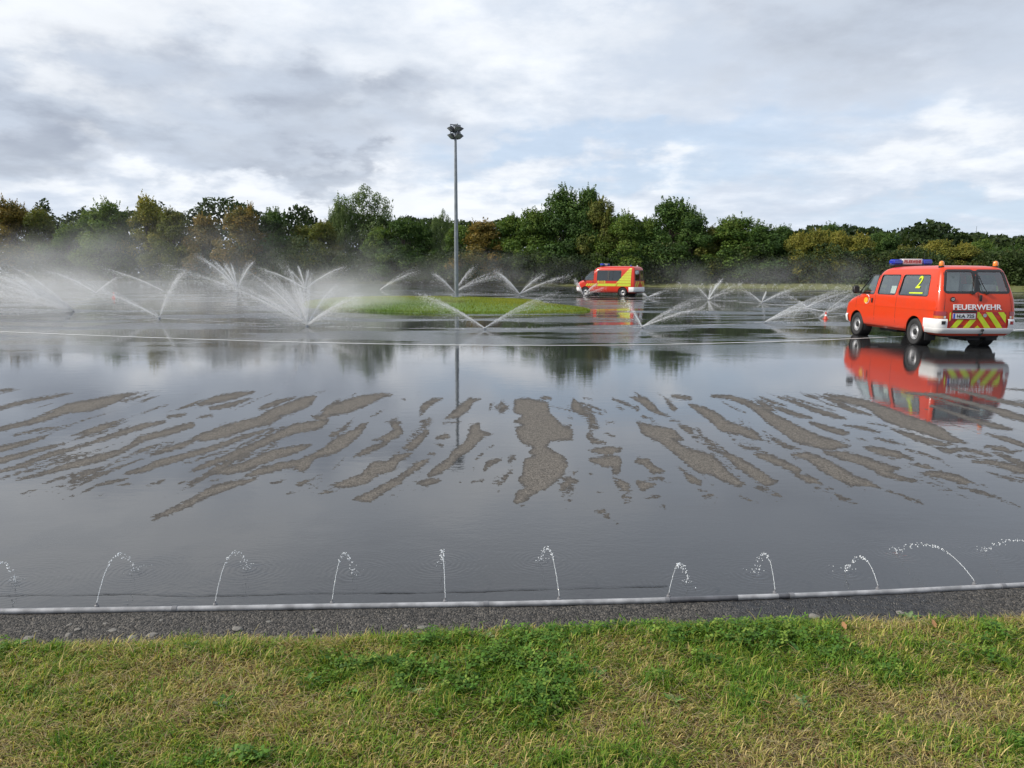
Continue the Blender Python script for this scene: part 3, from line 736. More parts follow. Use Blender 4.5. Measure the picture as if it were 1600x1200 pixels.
def build_lawn():
    rng = np.random.default_rng(11)
    # soil sheet
    xs = np.concatenate([[-40, -12, -6], np.arange(-4.4, 4.9, 0.04), [7, 14, 45]])
    tr = np.concatenate([np.linspace(0, 1, 50)])
    X = np.repeat(xs[None], len(tr), 0)
    top = np.interp(xs, GRASS[:, 0], GRASS[:, 1]) - 0.05 + 0.05 * (vnoise(xs * 5, xs * 0, 17) - 0.5)
    bot = np.full(len(xs), -3.0)
    tq = tr ** 0.5
    Y = bot[None] * (1 - tq[:, None]) + top[None] * tq[:, None]
    edge = np.clip((top[None] - Y) / 0.10, 0, 1)
    Z = 0.004 + 0.028 * edge + 0.030 * (vnoise(X * 5, Y * 5, 6) - 0.5) * edge + 0.004
    i = np.arange(X.size).reshape(X.shape)
    f = np.stack([i[:-1, :-1], i[:-1, 1:], i[1:, 1:], i[1:, :-1]], -1).reshape(-1, 4)
    tag(link('lawn_ground', mesh_np('lawn_ground', np.stack([X, Y, Z], -1), f, smooth=True), SOIL), 'straw coloured soil of the mown lawn in the foreground', kind='structure')
    def zat(x, y):
        t = grass_y(x) - 0.05
        e = np.clip((t - y) / 0.10, 0, 1)
        return 0.006 + 0.028 * e + 0.030 * (vnoise(x * 5, y * 5, 6) - 0.5) * e
    # blades
    def scatter(n, x0, x1, y0, edge_off=0.0, p=None):
        x = rng.uniform(x0, x1, n)
        gy = grass_y(x) + 0.10 * (vnoise(x * 4.5, x * 0, 17) - 0.5) - 0.045 + edge_off
        y = y0 + (gy - y0) * rng.uniform(0, 1, n)
        return x, y
    x, y = scatter(190000, -2.7, 3.0, 2.12)
    x2, y2 = scatter(26000, -4.4, 4.9, 1.2)
    x, y = np.concatenate([x, x2]), np.concatenate([y, y2])
    g = lawn_fields(x, y)
    tuft = vnoise(x * 16, y * 16, 41, 2)
    keep = rng.uniform(0, 1, len(x)) < np.clip(0.25 + 0.9 * tuft + 0.5 * g, 0.15, 1)
    x, y, g, tuft = x[keep], y[keep], g[keep], tuft[keep]
    n = len(x)
    h = rng.uniform(0.022, 0.052, n) * (0.75 + 0.25 * g + 0.5 * tuft) * np.where(rng.uniform(0, 1, n) < 0.05, 1.7, 1.0)
    w = rng.uniform(0.0020, 0.0044, n) * (0.9 + 0.5 * g)
    az = rng.uniform(0, 2 * math.pi, n) * 0.75 + vnoise(x * 7, y * 7, 51, 2) * 7
    lean = np.abs(rng.normal(0.75, 0.45, n)) + (1 - g) * 0.45
    curl = rng.uniform(0.2, 1.3, n)
    pal = np.array([(0.085, 0.185, 0.018), (0.15, 0.26, 0.024), (0.265, 0.31, 0.042), (0.43, 0.37, 0.11), (0.58, 0.46, 0.19), (0.21, 0.12, 0.045)])
    u = rng.uniform(0, 1, n)
    gg = np.clip(g + rng.normal(0, 0.20, n), 0, 1)
    idx = np.where(gg > 0.86, np.where(u < .55, 0, np.where(u < .9, 1, 2)), np.where(gg > 0.5, np.where(u < .2, 0, np.where(u < .55, 1, np.where(u < .85, 2, 3))),
          np.where(gg > 0.25, np.where(u < .22, 1, np.where(u < .55, 2, np.where(u < .78, 3, np.where(u < .92, 4, 5)))), np.where(u < .2, 2, np.where(u < .48, 3, np.where(u < .82, 4, 5))))))
    col = pal[idx] * rng.uniform(0.72, 1.25, n)[:, None]
    root = np.stack([x, y, zat(x, y)], -1)
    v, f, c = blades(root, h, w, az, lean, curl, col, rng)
    # dead thatch lying flat
    nt_ = 26000
    x, y = scatter(nt_, -2.7, 3.0, 2.12)
    g = lawn_fields(x, y)
    keep = rng.uniform(0, 1, nt_) > g * 0.8
    x, y = x[keep], y[keep]
    k = len(x)
    r2 = np.stack([x, y, zat(x, y) + rng.uniform(0.002, 0.022, k)], -1)
    cc = np.array([(0.40, 0.32, 0.17), (0.26, 0.19, 0.09), (0.48, 0.40, 0.24)])[rng.integers(0, 3, k)] * rng.uniform(.7, 1.15, k)[:, None]
    v2, f2, c2 = blades(r2, rng.uniform(0.03, 0.08, k), rng.uniform(0.0012, 0.0024, k), rng.uniform(0, 6.3, k), rng.uniform(1.2, 1.5, k), rng.uniform(-.1, .3, k), cc, rng)
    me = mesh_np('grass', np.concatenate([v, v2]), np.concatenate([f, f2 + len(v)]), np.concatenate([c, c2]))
    tag(link('grass', me, BLADE_M), 'short green and straw coloured mown grass in the foreground', kind='stuff')
    # clover: three round leaflets on a stalk, massed in the green patches
    n0 = 52000
    x, y = scatter(n0, -2.7, 3.0, 2.12)
    g = lawn_fields(x, y)
    cl = vnoise(x * 3.2, y * 4, 77, 3)
    keep = rng.uniform(0, 1, n0) < np.clip((g - 0.80) * 2.6, 0, 1) * np.clip((cl - 0.28) * 3, 0, 1)
    x, y = x[keep], y[keep]
    n = len(x)
    c0 = np.stack([x, y, zat(x, y) + rng.uniform(0.020, 0.055, n)], -1)
    a0 = rng.uniform(0, 6.3, n)
    V, Fc, Cc = [], [], []
    R_ = rng.uniform(0.005, 0.0105, n)
    tilt = rng.normal(0, 0.35, (n, 2))
    colb = np.array([(0.080, 0.175, 0.022), (0.115, 0.22, 0.028), (0.060, 0.14, 0.022), (0.19, 0.27, 0.045)])[rng.integers(0, 4, n)] * rng.uniform(.75, 1.25, n)[:, None]
    for k in range(3):
        a = a0 + k * 2.094
        cx = np.stack([np.cos(a), np.sin(a)], -1)
        pts = []
        for (rr, da) in ((0.1, 0), (0.9, -0.55), (1.9, -0.38), (2.05, 0.0), (1.9, 0.38), (0.9, 0.55)):
            q = np.stack([np.cos(a + da), np.sin(a + da)], -1) * (R_ * rr)[:, None]
            pts.append(np.c_[c0[:, :2] + q, c0[:, 2] + (q * tilt).sum(1) + 0.0015 * abs(da) * 2])
        p = np.stack(pts, 1).reshape(-1, 3)
        b = np.arange(n)[:, None] * 6
        V.append(p); Fc.append(np.concatenate([b + [0, 1, 5], b + [1, 2, 4], b + [1, 4, 5], b + [2, 3, 4]], 1).reshape(-1, 3) + k * 6 * n); Cc.append(np.repeat(colb, 6, 0))
    if n:
        me = mesh_np('clover_leaves', np.concatenate(V), np.concatenate(Fc), np.concatenate(Cc))
        tag(link('clover_leaves', me, BLADE_M), 'dark green clover leaves massed in the lush patches of the lawn', kind='stuff')
    return zat
LAWN_Z = build_lawn()

# broad-leaved weeds: a rosette of lance-shaped leaves each
WEED_M = leafmat('weed_leaf', 0.25, 0.5)
def weed_leaf_mesh(seed):
    r = np.random.default_rng(seed)
    n = 9
    t = np.linspace(0, 1, n)
    w = 0.16 * np.sin(np.pi * np.clip(t, 0.02, 1) ** 0.8) ** 0.8 * (1 + 0.25 * np.sin(t * 17 + r.uniform(0, 6))) + 0.012
    x = t
    z = 0.55 * t * (1 - 0.75 * t) + r.uniform(-.05, .05)
    v = []
    for k in range(n):
        v += [(x[k], -w[k], z[k] + 0.05 * (k % 2)), (x[k], 0, z[k] - 0.03), (x[k], w[k], z[k] + 0.05 * ((k + 1) % 2))]
    f = []
    for k in range(n - 1):
        a = 3 * k
        f += [(a, a + 1, a + 4, a + 3), (a + 1, a + 2, a + 5, a + 4)]
    base = np.array([(0.05, 0.13, 0.03), (0.08, 0.17, 0.035), (0.13, 0.19, 0.08)][seed % 3])
    c = np.tile(base, (len(v), 1)) * r.uniform(0.85, 1.15, (len(v), 1))
    c[1::3] *= 1.4
    return mesh_np('leaf', v, f, c, smooth=True)
WL = [weed_leaf_mesh(k) for k in range(6)]
WEEDS = [(640, 1098, .06, 'pale leaved weed left of the lush clover patch'), (350, 1118, .055, 'small weed in the dry grass at the left'), (700, 1036, .05, 'weed on the left rim of the clover patch'), (480, 1082, .06, 'weed with long leaves in the grass left of the middle'),
         (545, 1098, .055, 'weed with grey green leaves near the lawn middle'), (20, 1022, .075, 'big leafy weed at the left end of the lawn edge'), (1175, 1010, .06, 'leafy weed on the bright green patch at the right'), (1250, 1035, .065, 'broad weed at the foot of the right green patch'),
         (1420, 970, .06, 'upright weed at the lawn edge beside the grey stone'), (1255, 1120, .055, 'small flat weed low in the right half'), (1052, 1115, .05, 'weed with narrow leaves right of the clover patch'), (300, 1025, .05, 'weed near the lawn edge below the third stone group'),
         (930, 1075, .055, 'weed on the right rim of the clover patch'), (1480, 1020, .05, 'weed in yellowish grass at the far right'), (1550, 1045, .055, 'silvery weed near the right picture edge'), (760, 1010, .05, 'weed on the top edge of the clover patch'), (860, 1120, .06, 'dark weed below the clover patch')]
rnd = random.Random(8)
for px, py, s, lab in WEEDS:
    g = G(px, py)
    root = tag(empty('weed_plant', (g[0], g[1], float(LAWN_Z(np.array([g[0]]), np.array([g[1]]))[0]) + 0.004)), lab, 'weed', 'broad leaved weeds in the lawn')
    k = rnd.randint(6, 9)
    for j in range(k):
        o = link('leaf', WL[rnd.randrange(6)], WEED_M, root)
        q = s * rnd.uniform(0.7, 1.15)
        o.scale = (q, q * rnd.uniform(.8, 1.2), q * rnd.uniform(.5, 1.3))
        o.rotation_euler = (0, rnd.uniform(-.35, .1), j * 6.283 / k + rnd.uniform(-.4, .4))
FALL_M = pbr('dead_leaf', (0.30, 0.15, 0.06), 0.7, var=0.35, nscale=40)
for px, py, s, lab in ((1187, 1114, .028, 'fallen orange brown leaf low in the right half of the lawn'), (1460, 998, .03, 'fallen orange leaf near the right lawn edge'), (1320, 1000, .03, 'fallen tan leaf on the bright green patch')):
    g = G(px, py)
    o = link('fallen_leaf', WL[3], FALL_M, None, (g[0], g[1], 0.055))
    o.material_slots[0].link = 'OBJECT'; o.material_slots[0].material = FALL_M
    o.scale = (s * 1.6, s * 2, s); o.rotation_euler = (rnd.uniform(-.3, .3), rnd.uniform(-.5, .2), rnd.uniform(0, 6))
    tag(o, lab, 'leaf', 'fallen leaves on the lawn')

# ------------------------------------------------------------------ grass island and verge grass
ISL_PX = [(470, 480), (520, 485), (600, 488.5), (700, 490.5), (780, 491), (860, 490), (905, 488.5), (926, 486), (912, 482), (880, 479), (852, 476.5), (846, 471), (800, 468.5), (713, 465.5), (600, 464.5), (520, 467), (478, 472)]
IP = np.array([G(a, b)[:2] for a, b in ISL_PX])
IC = np.array(G(700, 477)[:2])
# resample the outline
cl_ = np.vstack([IP, IP[:1]])
cum = np.concatenate([[0], np.cumsum(np.linalg.norm(np.diff(cl_, axis=0), axis=1))])
tt = np.linspace(0, cum[-1], 161)[:-1]
IO = np.stack([np.interp(tt, cum, cl_[:, k]) for k in range(2)], -1)
for _ in range(3):
    IO = 0.25 * np.roll(IO, 1, 0) + 0.5 * IO + 0.25 * np.roll(IO, -1, 0)
def isl_h(s): return 0.20 * (1 - np.clip(s, 0, 1) ** 5)
rings = np.array([1.0, 0.985, 0.96, 0.92, 0.85, 0.72, 0.55, 0.35, 0.15])
vv = []
for s in rings:
    p = IC + (IO - IC) * s
    vv.append(np.c_[p, isl_h(np.full(len(p), s)) + 0.002])
vv = np.array(vv)
nr, na = vv.shape[:2]
f = []
for a in range(nr - 1):
    for b in range(na):
        f.append((a * na + b, a * na + (b + 1) % na, (a + 1) * na + (b + 1) % na, (a + 1) * na + b))
ISLAND = grassy('island_turf', (0.06, 0.12, 0.02), (0.10, 0.17, 0.03), (0.14, 0.19, 0.04), 0.8)
tag(link('grass_island', mesh_np('grass_island', vv, f, smooth=True), ISLAND), 'low raised turf island in the middle of the wet track', kind='structure')
rng = np.random.default_rng(31)
n = 40000
k = rng.integers(0, na, n)
s = np.where(rng.uniform(0, 1, n) < 0.35, rng.uniform(0.93, 1.0, n), np.sqrt(rng.uniform(0, 0.98, n)))
jit = rng.normal(0, 0.15, (n, 2))
kf_ = rng.uniform(0, 1, n)[:, None]
OUT = IO[k] * (1 - kf_) + IO[(k + 1) % na] * kf_
p = IC + (OUT - IC) * s[:, None]
yl = np.clip(vnoise(p[:, 0] * .35, p[:, 1] * .22, 61) * 1.6 - .3 + .35 * np.clip((p[:, 1] - 36) / 10, 0, 1), 0, 1)
col = (np.array([0.10, 0.19, 0.018]) * (1 - yl)[:, None] + np.array([0.26, 0.27, 0.03]) * yl[:, None]) * rng.uniform(.7, 1.3, n)[:, None]
v, f, c = blades(np.c_[p, isl_h(s)], rng.uniform(.05, .12, n), rng.uniform(.012, .024, n), rng.uniform(0, 6.3, n), np.abs(rng.normal(.25, .2, n)), rng.uniform(.1, .8, n), col, rng)
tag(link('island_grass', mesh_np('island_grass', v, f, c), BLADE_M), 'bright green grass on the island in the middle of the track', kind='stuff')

n = 28000
q = rng.uniform(0.12, 0.97, n)
idx = (q * (len(VLs) - 1)).astype(int)
off = rng.uniform(0.1, 7.0, n)
p = VLs[idx] + vn[idx] * off[:, None] + vd[idx] * rng.uniform(-.8, .8, n)[:, None]
zz = np.interp(off, [a for a, b in prof], [b for a, b in prof])
yl = vnoise(p[:, 0] * .12, p[:, 1] * .3, 62)
col = (np.array([0.11, 0.15, 0.03]) * (1 - yl)[:, None] + np.array([0.24, 0.23, 0.08]) * yl[:, None]) * rng.uniform(.7, 1.25, n)[:, None]
v, f, c = blades(np.c_[p[:, :2], zz], rng.uniform(.08, .26, n), rng.uniform(.03, .06, n), rng.uniform(0, 6.3, n), np.abs(rng.normal(.3, .25, n)), rng.uniform(.2, .9, n), col, rng)
tag(link('verge_grass', mesh_np('verge_grass', v, f, c), BLADE_M), 'long dry grass on the bank behind the track', kind='stuff')

# ------------------------------------------------------------------ floodlight mast
STEEL = pbr('galvanised_steel', (0.20, 0.22, 0.24), 0.5, metal=0.6, var=0.15, nscale=3)
LAMPB = pbr('lamp_housing', (0.045, 0.048, 0.052), 0.5, var=0.25)
LENS = pbr('lamp_lens', (0.25, 0.27, 0.28), 0.15, var=0.1)
base = G(713.5, 469.5)
topz = D(712, 194, base[1])[2]
mast = tag(empty('floodlight_mast', (base[0], base[1], 0.22)), 'tall grey floodlight mast on the turf island', 'mast')
hp = topz - 0.22
link('pole', lathe_mesh('pole', [(0.20, 0.0), (0.20, 0.03), (0.135, 0.04), (0.125, hp * 0.4), (0.115, hp * 0.42), (0.10, hp * 0.7), (0.07, hp - 0.3), (0.07, hp)], 20), STEEL, mast)
link('base_plate', box_mesh('base_plate', (0, 0, 0.02), (0.5, 0.5, 0.05), 0.01), STEEL, mast)
link('hatch', box_mesh('hatch', (0, -0.128, 0.9), (0.10, 0.02, 0.4), 0.008), STEEL, mast)
bm = bmesh.new()
for zc_, rr in ((hp - 0.05, 0.34), (hp - 0.48, 0.34)):
    for a in range(4):
        an = a * math.pi / 2 + math.radians(28)
        add_box(bm, (math.cos(an) * rr / 2, math.sin(an) * rr / 2, zc_), (rr, 0.05, 0.06), Matrix.Rotation(an, 3, 'Z'))
        add_box(bm, (math.cos(an) * rr, math.sin(an) * rr, zc_ - 0.13), (0.035, 0.035, 0.30), Matrix.Rotation(an, 3, 'Z'))
link('cross_arm', bm_mesh('cross_arm', bm, 30), STEEL, mast)
def flood_mesh():
    bm = bmesh.new()
    # shallow pan: back narrower than the front, opening downwards-outwards
    sec = [(-0.10, 0.10, 0.10), (-0.02, 0.19, 0.15), (0.10, 0.235, 0.19), (0.13, 0.25, 0.205)]
    rings = []
    for x, hy, hz in sec:
        rings.append([bm.verts.new((x, sy * hy, sz * hz)) for sy, sz in ((-1, -1), (1, -1), (1, 1), (-1, 1))])
    for a, b in zip(rings[:-1], rings[1:]):
        for i in range(4):
            bm.faces.new((a[i], a[(i + 1) % 4], b[(i + 1) % 4], b[i]))
    bm.faces.new(rings[0]); bm.faces.new(rings[-1])
    for k in range(4):
        add_box(bm, (-0.11, -0.075 + k * 0.05, 0), (0.07, 0.012, 0.17))
    bmesh.ops.bevel(bm, geom=[e for e in bm.edges], offset=0.006, segments=1, affect='EDGES')
    return bm_mesh('floodlight', bm, 30)
FL = flood_mesh()
LN = box_mesh('lens', (0.132, 0, 0), (0.008, 0.44, 0.35), 0.003)
for tier, zc_ in ((0, hp - 0.27), (1, hp - 0.70)):
    for a in range(4):
        an = a * math.pi / 2 + math.radians(28 + tier * 10)
        o = link('floodlight', FL, LAMPB, mast, (math.cos(an) * 0.30, math.sin(an) * 0.30, zc_))
        o.scale = (.86, .80, .86)
        o.rotation_euler = (0, math.radians(52), an)
        link('lens', LN, LENS, o)
# ------------------------------------------------------------------ traffic cones
CONE_O = pbr('cone_orange', (0.62, 0.06, 0.025), 0.45)
CONE_W = pbr('cone_white', (0.75, 0.75, 0.74), 0.4)
def cone(px, py, lab, s):
    g = G(px, py)
    t = tag(empty('traffic_cone', (g[0], g[1], 0.0)), lab, 'cone', 'traffic cones on the track')
    link('cone_body', lathe_mesh('cone_body', [(0.125, 0.025), (0.115, 0.05), (0.085, 0.20), (0.035, 0.46), (0.028, 0.49), (0.02, 0.49)], 24), CONE_O, t)
    link('base', box_mesh('base', (0, 0, 0.0175), (0.30, 0.30, 0.03), 0.01), CONE_O, t)
    link('white_band', lathe_mesh('white_band', [(0.0885, 0.20), (0.0635, 0.315)], 24), CONE_W, t)
    t.scale = (s, s, s)
cone(1290, 498.5, 'small orange traffic cone left of the near red van', 0.58)
cone(178, 465, 'faint orange traffic cone in the mist at the left', 0.75)
# ------------------------------------------------------------------ trees
TRUNK_M = pbr('bark', (0.07, 0.055, 0.04), 0.9, var=0.3, nscale=6, bump=0.02, bscale=12)
CROWN_M = leafmat('tree_leaves', 0.36, 0.6, 0.2)

PAL = {'dark': [(0.040, 0.081, 0.021), (0.065, 0.121, 0.029), (0.101, 0.161, 0.038)],
       'green': [(0.060, 0.114, 0.025), (0.105, 0.168, 0.032), (0.161, 0.215, 0.046)],
       'olive': [(0.081, 0.105, 0.027), (0.141, 0.161, 0.038), (0.222, 0.202, 0.054)],
       'yellow': [(0.135, 0.150, 0.032), (0.240, 0.235, 0.048), (0.330, 0.285, 0.062)],
       'orange': [(0.101, 0.105, 0.029), (0.195, 0.150, 0.040), (0.269, 0.181, 0.046)],
       'poplar': [(0.087, 0.134, 0.048), (0.134, 0.195, 0.069), (0.188, 0.242, 0.101)]}

def leaf_cloud(C, N, size, col, rng):
    """rhombic leaf sprays: centres C, facing N"""
    n = len(C)
    N = N / (np.linalg.norm(N, axis=1)[:, None] + 1e-9)
    r = rng.normal(0, 1, (n, 3))
    a = np.cross(N, r); a /= np.linalg.norm(a, axis=1)[:, None] + 1e-9
    b = np.cross(N, a)
    L = size[:, None]
    v = np.stack([C - a * L * .6, C + b * L * .36 + N * L * .1, C + a * L * .6, C - b * L * .36 + N * L * .1], 1).reshape(-1, 3)
    k = np.arange(n)[:, None] * 4
    f = np.concatenate([k + [0, 1, 2], k + [0, 2, 3]], 1).reshape(-1, 3)
    return v, f, np.repeat(col, 4, 0)

def crown_proto(kind, seed, nleaf=15000):
    rng = np.random.default_rng(seed)
    H, Wd = 14.0, 9.0
    pal = np.array(PAL[kind])
    lob = []
    if kind == 'poplar':
        for st in range(5):
            x0 = (st - 2) * 1.45 + rng.uniform(-.4, .4)
            y0 = rng.uniform(-1.2, 1.2)
            for z in np.arange(3.0, 13.2 - abs(st - 2) * 0.9, 0.8):
                lob.append((x0 * (1 + 0.03 * z) + rng.normal(0, .35), y0 + rng.normal(0, .35), z, rng.uniform(0.8, 1.35)))
    else:
        nl = 52
        for k in range(nl):
            t = rng.uniform(0, 1) ** 0.85
            z = 1.0 + t * 11.3
            env = Wd / 2 * (0.80 + 0.25 * math.sin(min(1, t * 1.6) * math.pi)) * (1 - max(0, t - 0.45) ** 1.5 * 1.75)
            a = rng.uniform(0, 6.283)
            r = env * rng.uniform(0.35, 0.95)
            lob.append((math.cos(a) * r, math.sin(a) * r, z, rng.uniform(0.85, 1.75) * (1.15 - 0.35 * t)))
        for k in range(9):   # leaders breaking the outline
            a, r = rng.uniform(0, 6.283), rng.uniform(0, Wd * .26)
            for q in range(4):
                lob.append((math.cos(a) * r + rng.normal(0, .15), math.sin(a) * r + rng.normal(0, .15), 10.6 + q * 0.75 + rng.uniform(-.5, .3) - r * 0.55, 0.75 - q * 0.14))
    lob = np.array(lob)
    w = lob[:, 3] ** 2
    idx = rng.choice(len(lob), nleaf, p=w / w.sum())
    d = rng.normal(0, 1, (nleaf, 3)); d /= np.linalg.norm(d, axis=1)[:, None]
    rad = lob[idx, 3] * rng.uniform(0.45, 1.12, nleaf) ** 0.6
    C = lob[idx, :3] + d * rad[:, None] * np.array([1, 1, 0.85])
    N = d + rng.normal(0, 0.55, (nleaf, 3)) + np.array([0, 0, 0.35])
    tone = rng.uniform(0, 1, len(lob))[idx] * 0.7 + rng.uniform(0, 1, nleaf) * 0.5
    ci = np.clip((tone * 2.2).astype(int), 0, 2)
    col = pal[ci] * rng.uniform(0.75, 1.3, nleaf)[:, None]
    size = rng.uniform(0.17, 0.36, nleaf) * (0.8 if kind == 'poplar' else 1)
    # upright shoots on the silhouette
    ns = 70 if kind != 'poplar' else 40
    top = lob[lob[:, 2] > (7.5 if kind != 'poplar' else 5)]
    sC, sN, sc, ss = [], [], [], []
    for k in range(ns):
        l = top[rng.integers(len(top))]
        dd = rng.normal(0, 1, 3) * [1, 1, 0.2]; dd[2] = abs(dd[2]) + 0.5; dd /= np.linalg.norm(dd)
        p0 = l[:3] + dd * l[3] * 0.9
        ax = np.array([dd[0] * .4, dd[1] * .4, 1.0]); ax /= np.linalg.norm(ax)
        Ls = rng.uniform(0.5, 1.35)
        m = 22
        t = rng.uniform(0, 1, m)
        sC.append(p0 + ax * (t * Ls)[:, None] + rng.normal(0, 0.11, (m, 3)) * (1.2 - t)[:, None])
        sN.append(rng.normal(0, 1, (m, 3))); ss.append(rng.uniform(.13, .24, m)); sc.append(pal[rng.integers(1, 3, m)] * rng.uniform(.8, 1.2, m)[:, None])
    C = np.vstack([C] + sC); N = np.vstack([N] + sN); size = np.concatenate([size] + ss); col = np.vstack([col] + sc)
    v, f, c = leaf_cloud(C, N, size, col, rng)
    crown = mesh_np('crown', v, f, c)
    # trunk with limbs
    tl = []
    tz = np.linspace(0, 9.0, 8)
    tl.append((np.c_[0.12 * np.sin(tz * .7 + seed), 0.12 * np.cos(tz * .5), tz], np.linspace(0.26, 0.06, 8)))
    for k in range(12):
        z0 = rng.uniform(1.8, 7.5)
        tgt = lob[rng.integers(len(lob)), :3]
        if tgt[2] < z0: tgt = tgt + np.array([0, 0, z0 - tgt[2] + .6])
        s = np.linspace(0, 1, 6)[:, None]
        p = np.array([0, 0, z0]) * (1 - s) + tgt * s + np.array([0, 0, .5]) * np.sin(s * np.pi)
        tl.append((p, np.linspace(0.09, 0.02, 6)))
    trunk = tubes_mesh('trunk', tl, 7)
    return crown, trunk

PROTO = {}
for k, (kind, nv, nl) in enumerate((('dark', 3, 17000), ('green', 3, 16000), ('olive', 2, 15000), ('yellow', 2, 15000), ('orange', 2, 15000), ('poplar', 1, 19000))):
    PROTO[kind] = [crown_proto(kind, 100 + k * 10 + j, nl) for j in range(nv)]

def tdepth(px): return float(np.interp(px, [-400, 0, 400, 800, 1200, 1600, 2000], [160, 150, 136, 121, 105, 90, 80]))
TREES = [
 (-60, 318, 'orange', 10, 0, 'rust coloured tree half outside the left picture edge'), (22, 303, 'orange', 10, 1, 'rust and green tree at the left edge of the treeline'), (72, 320, 'olive', 8, 3, 'olive tree right of the rust coloured tree at the left edge'),
 (112, 344, 'green', 8, 2, 'low tree in the dip between two taller groups at the left'), (150, 322, 'green', 8, 4, 'green tree on the right slope of the first dip at the left'), (178, 308, 'green', 9, 0, 'rounded green tree left of the yellowish peak at the left'),
 (235, 298, 'yellow', 8, 2, 'yellow green tree forming the highest peak of the left group'), (276, 322, 'olive', 8, 0, 'olive tree right of the yellow green peak at the left'), (322, 332, 'orange', 8, 1, 'orange tinged tree behind the thickest mist'),
 (386, 314, 'orange', 9, 0, 'broad autumn brown tree at the right end of the left group'), (430, 322, 'dark', 8, 3, 'dark tree leaning down to the gap left of the poplar'), (478, 350, 'olive', 8, 6, 'lowest tree in the gap left of the poplar'),
 (510, 340, 'olive', 7, 2, 'reddish olive tree just left of the small poplar'), (533, 311, 'poplar', 4, 6, 'small slim poplar left of the tall poplar'), (572, 288, 'poplar', 9, 8, 'tall airy poplar standing above the treeline left of the mast'),
 (598, 350, 'green', 7, 0, 'green bush like tree at the foot of the tall poplar'), (632, 337, 'dark', 8, 1, 'dark tree right of the tall poplar'), (663, 343, 'dark', 7, 3, 'dark tree with a thin top left of the mast'),
 (693, 326, 'poplar', 3, 3, 'thin wispy tree just left of the mast'), (722, 345, 'green', 7, 1, 'green tree right behind the mast'), (758, 341, 'orange', 9, 0, 'autumn tinted tree right of the mast'),
 (800, 329, 'green', 8, 2, 'green tree on the slope left of the tallest dark trees'), (836, 318, 'green', 8, 1, 'green tree touching the tallest dark tree on its left'), (880, 288, 'dark', 9, 3, 'tallest dark green tree of the row'),
 (915, 286, 'dark', 6, 2, 'slim dark tree forming the right spire of the tallest pair'), (938, 303, 'olive', 6, 1, 'yellowish tree leaning on the right of the tallest pair'), (974, 328, 'green', 8, 0, 'green tree above the far van'),
 (1012, 334, 'green', 7, 2, 'green tree right of the far van top'), (1048, 306, 'dark', 9, 1, 'big rounded dark tree right of the far van'), (1076, 322, 'dark', 7, 0, 'steep edged dark tree on the right side of the big rounded tree'),
 (1112, 348, 'olive', 8, 2, 'olive tree in the dip right of the big rounded tree'), (1150, 331, 'green', 9, 1, 'green tree on top of the right hand hump'), (1184, 347, 'dark', 8, 0, 'dark tree on the falling side of the right hand hump'),
 (1217, 348, 'dark', 5, 2, 'slim dark tree left of the yellow trees'), (1247, 358, 'yellow', 5.0, 0, 'bright yellow tree first in the yellow group'), (1272, 354, 'yellow', 5.0, 0, 'yellow tree in front of the dark pointed tree'),
 (1293, 345, 'dark', 5, 6, 'dark pointed tree rising behind the yellow group'), (1308, 356, 'yellow', 4.6, 0, 'golden tree in the middle of the yellow group'), (1337, 360, 'yellow', 5.2, 0, 'pale yellow tree at the right of the yellow group'),
 (1366, 359, 'dark', 5, 4, 'dark tree left of the gap behind the near van'), (1386, 362, 'dark', 5, 3, 'dark tree at the gap behind the near van'), (1412, 381, 'olive', 5, 1, 'low olive tree behind the blue light bar'),
 (1438, 379, 'olive', 5, 2, 'olive tree above the light bar sign of the near van'), (1464, 371, 'yellow', 5.2, 0, 'yellowish tree behind the near van roof'), (1501, 376, 'yellow', 4.6, 0, 'yellow green tree right of the thin radio mast'),
 (1531, 369, 'green', 4.5, 3, 'green pointed tree near the right picture edge'), (1558, 386, 'dark', 5, 1, 'small dark tree behind the right beacon of the near van'), (1582, 381, 'dark', 5, 0, 'dark round tree at the right picture edge'),
 (1625, 388, 'green', 6, 0, 'green tree just outside the right picture edge'), (1690, 382, 'olive', 6, 1, 'olive tree further right of the picture'), (-140, 330, 'green', 10, 0, 'green tree further left of the picture')]
rnd = random.Random(21)
for n_, (px, py, kind, w, doff, lab) in enumerate(TREES):
    y = tdepth(px) + doff
    top = D(px, py, y)
    b0 = D(px, 440, y)
    t = tag(empty('tree', (b0[0], y, 0.45), rnd.uniform(0, 6.28) if kind != 'poplar' else rnd.uniform(-.3, .3)), lab, 'tree', 'trees of the wood edge')
    cm, tm = PROTO[kind][n_ % len(PROTO[kind])]
    w *= 1.22 if kind != 'poplar' else 1.05
    sc = (w / 9.0, w / 9.0, (top[2] - 0.45) / (13.9 if kind != 'poplar' else 13.6))
    link('crown', cm, CROWN_M, t).scale = sc
    link('trunk', tm, TRUNK_M, t).scale = sc

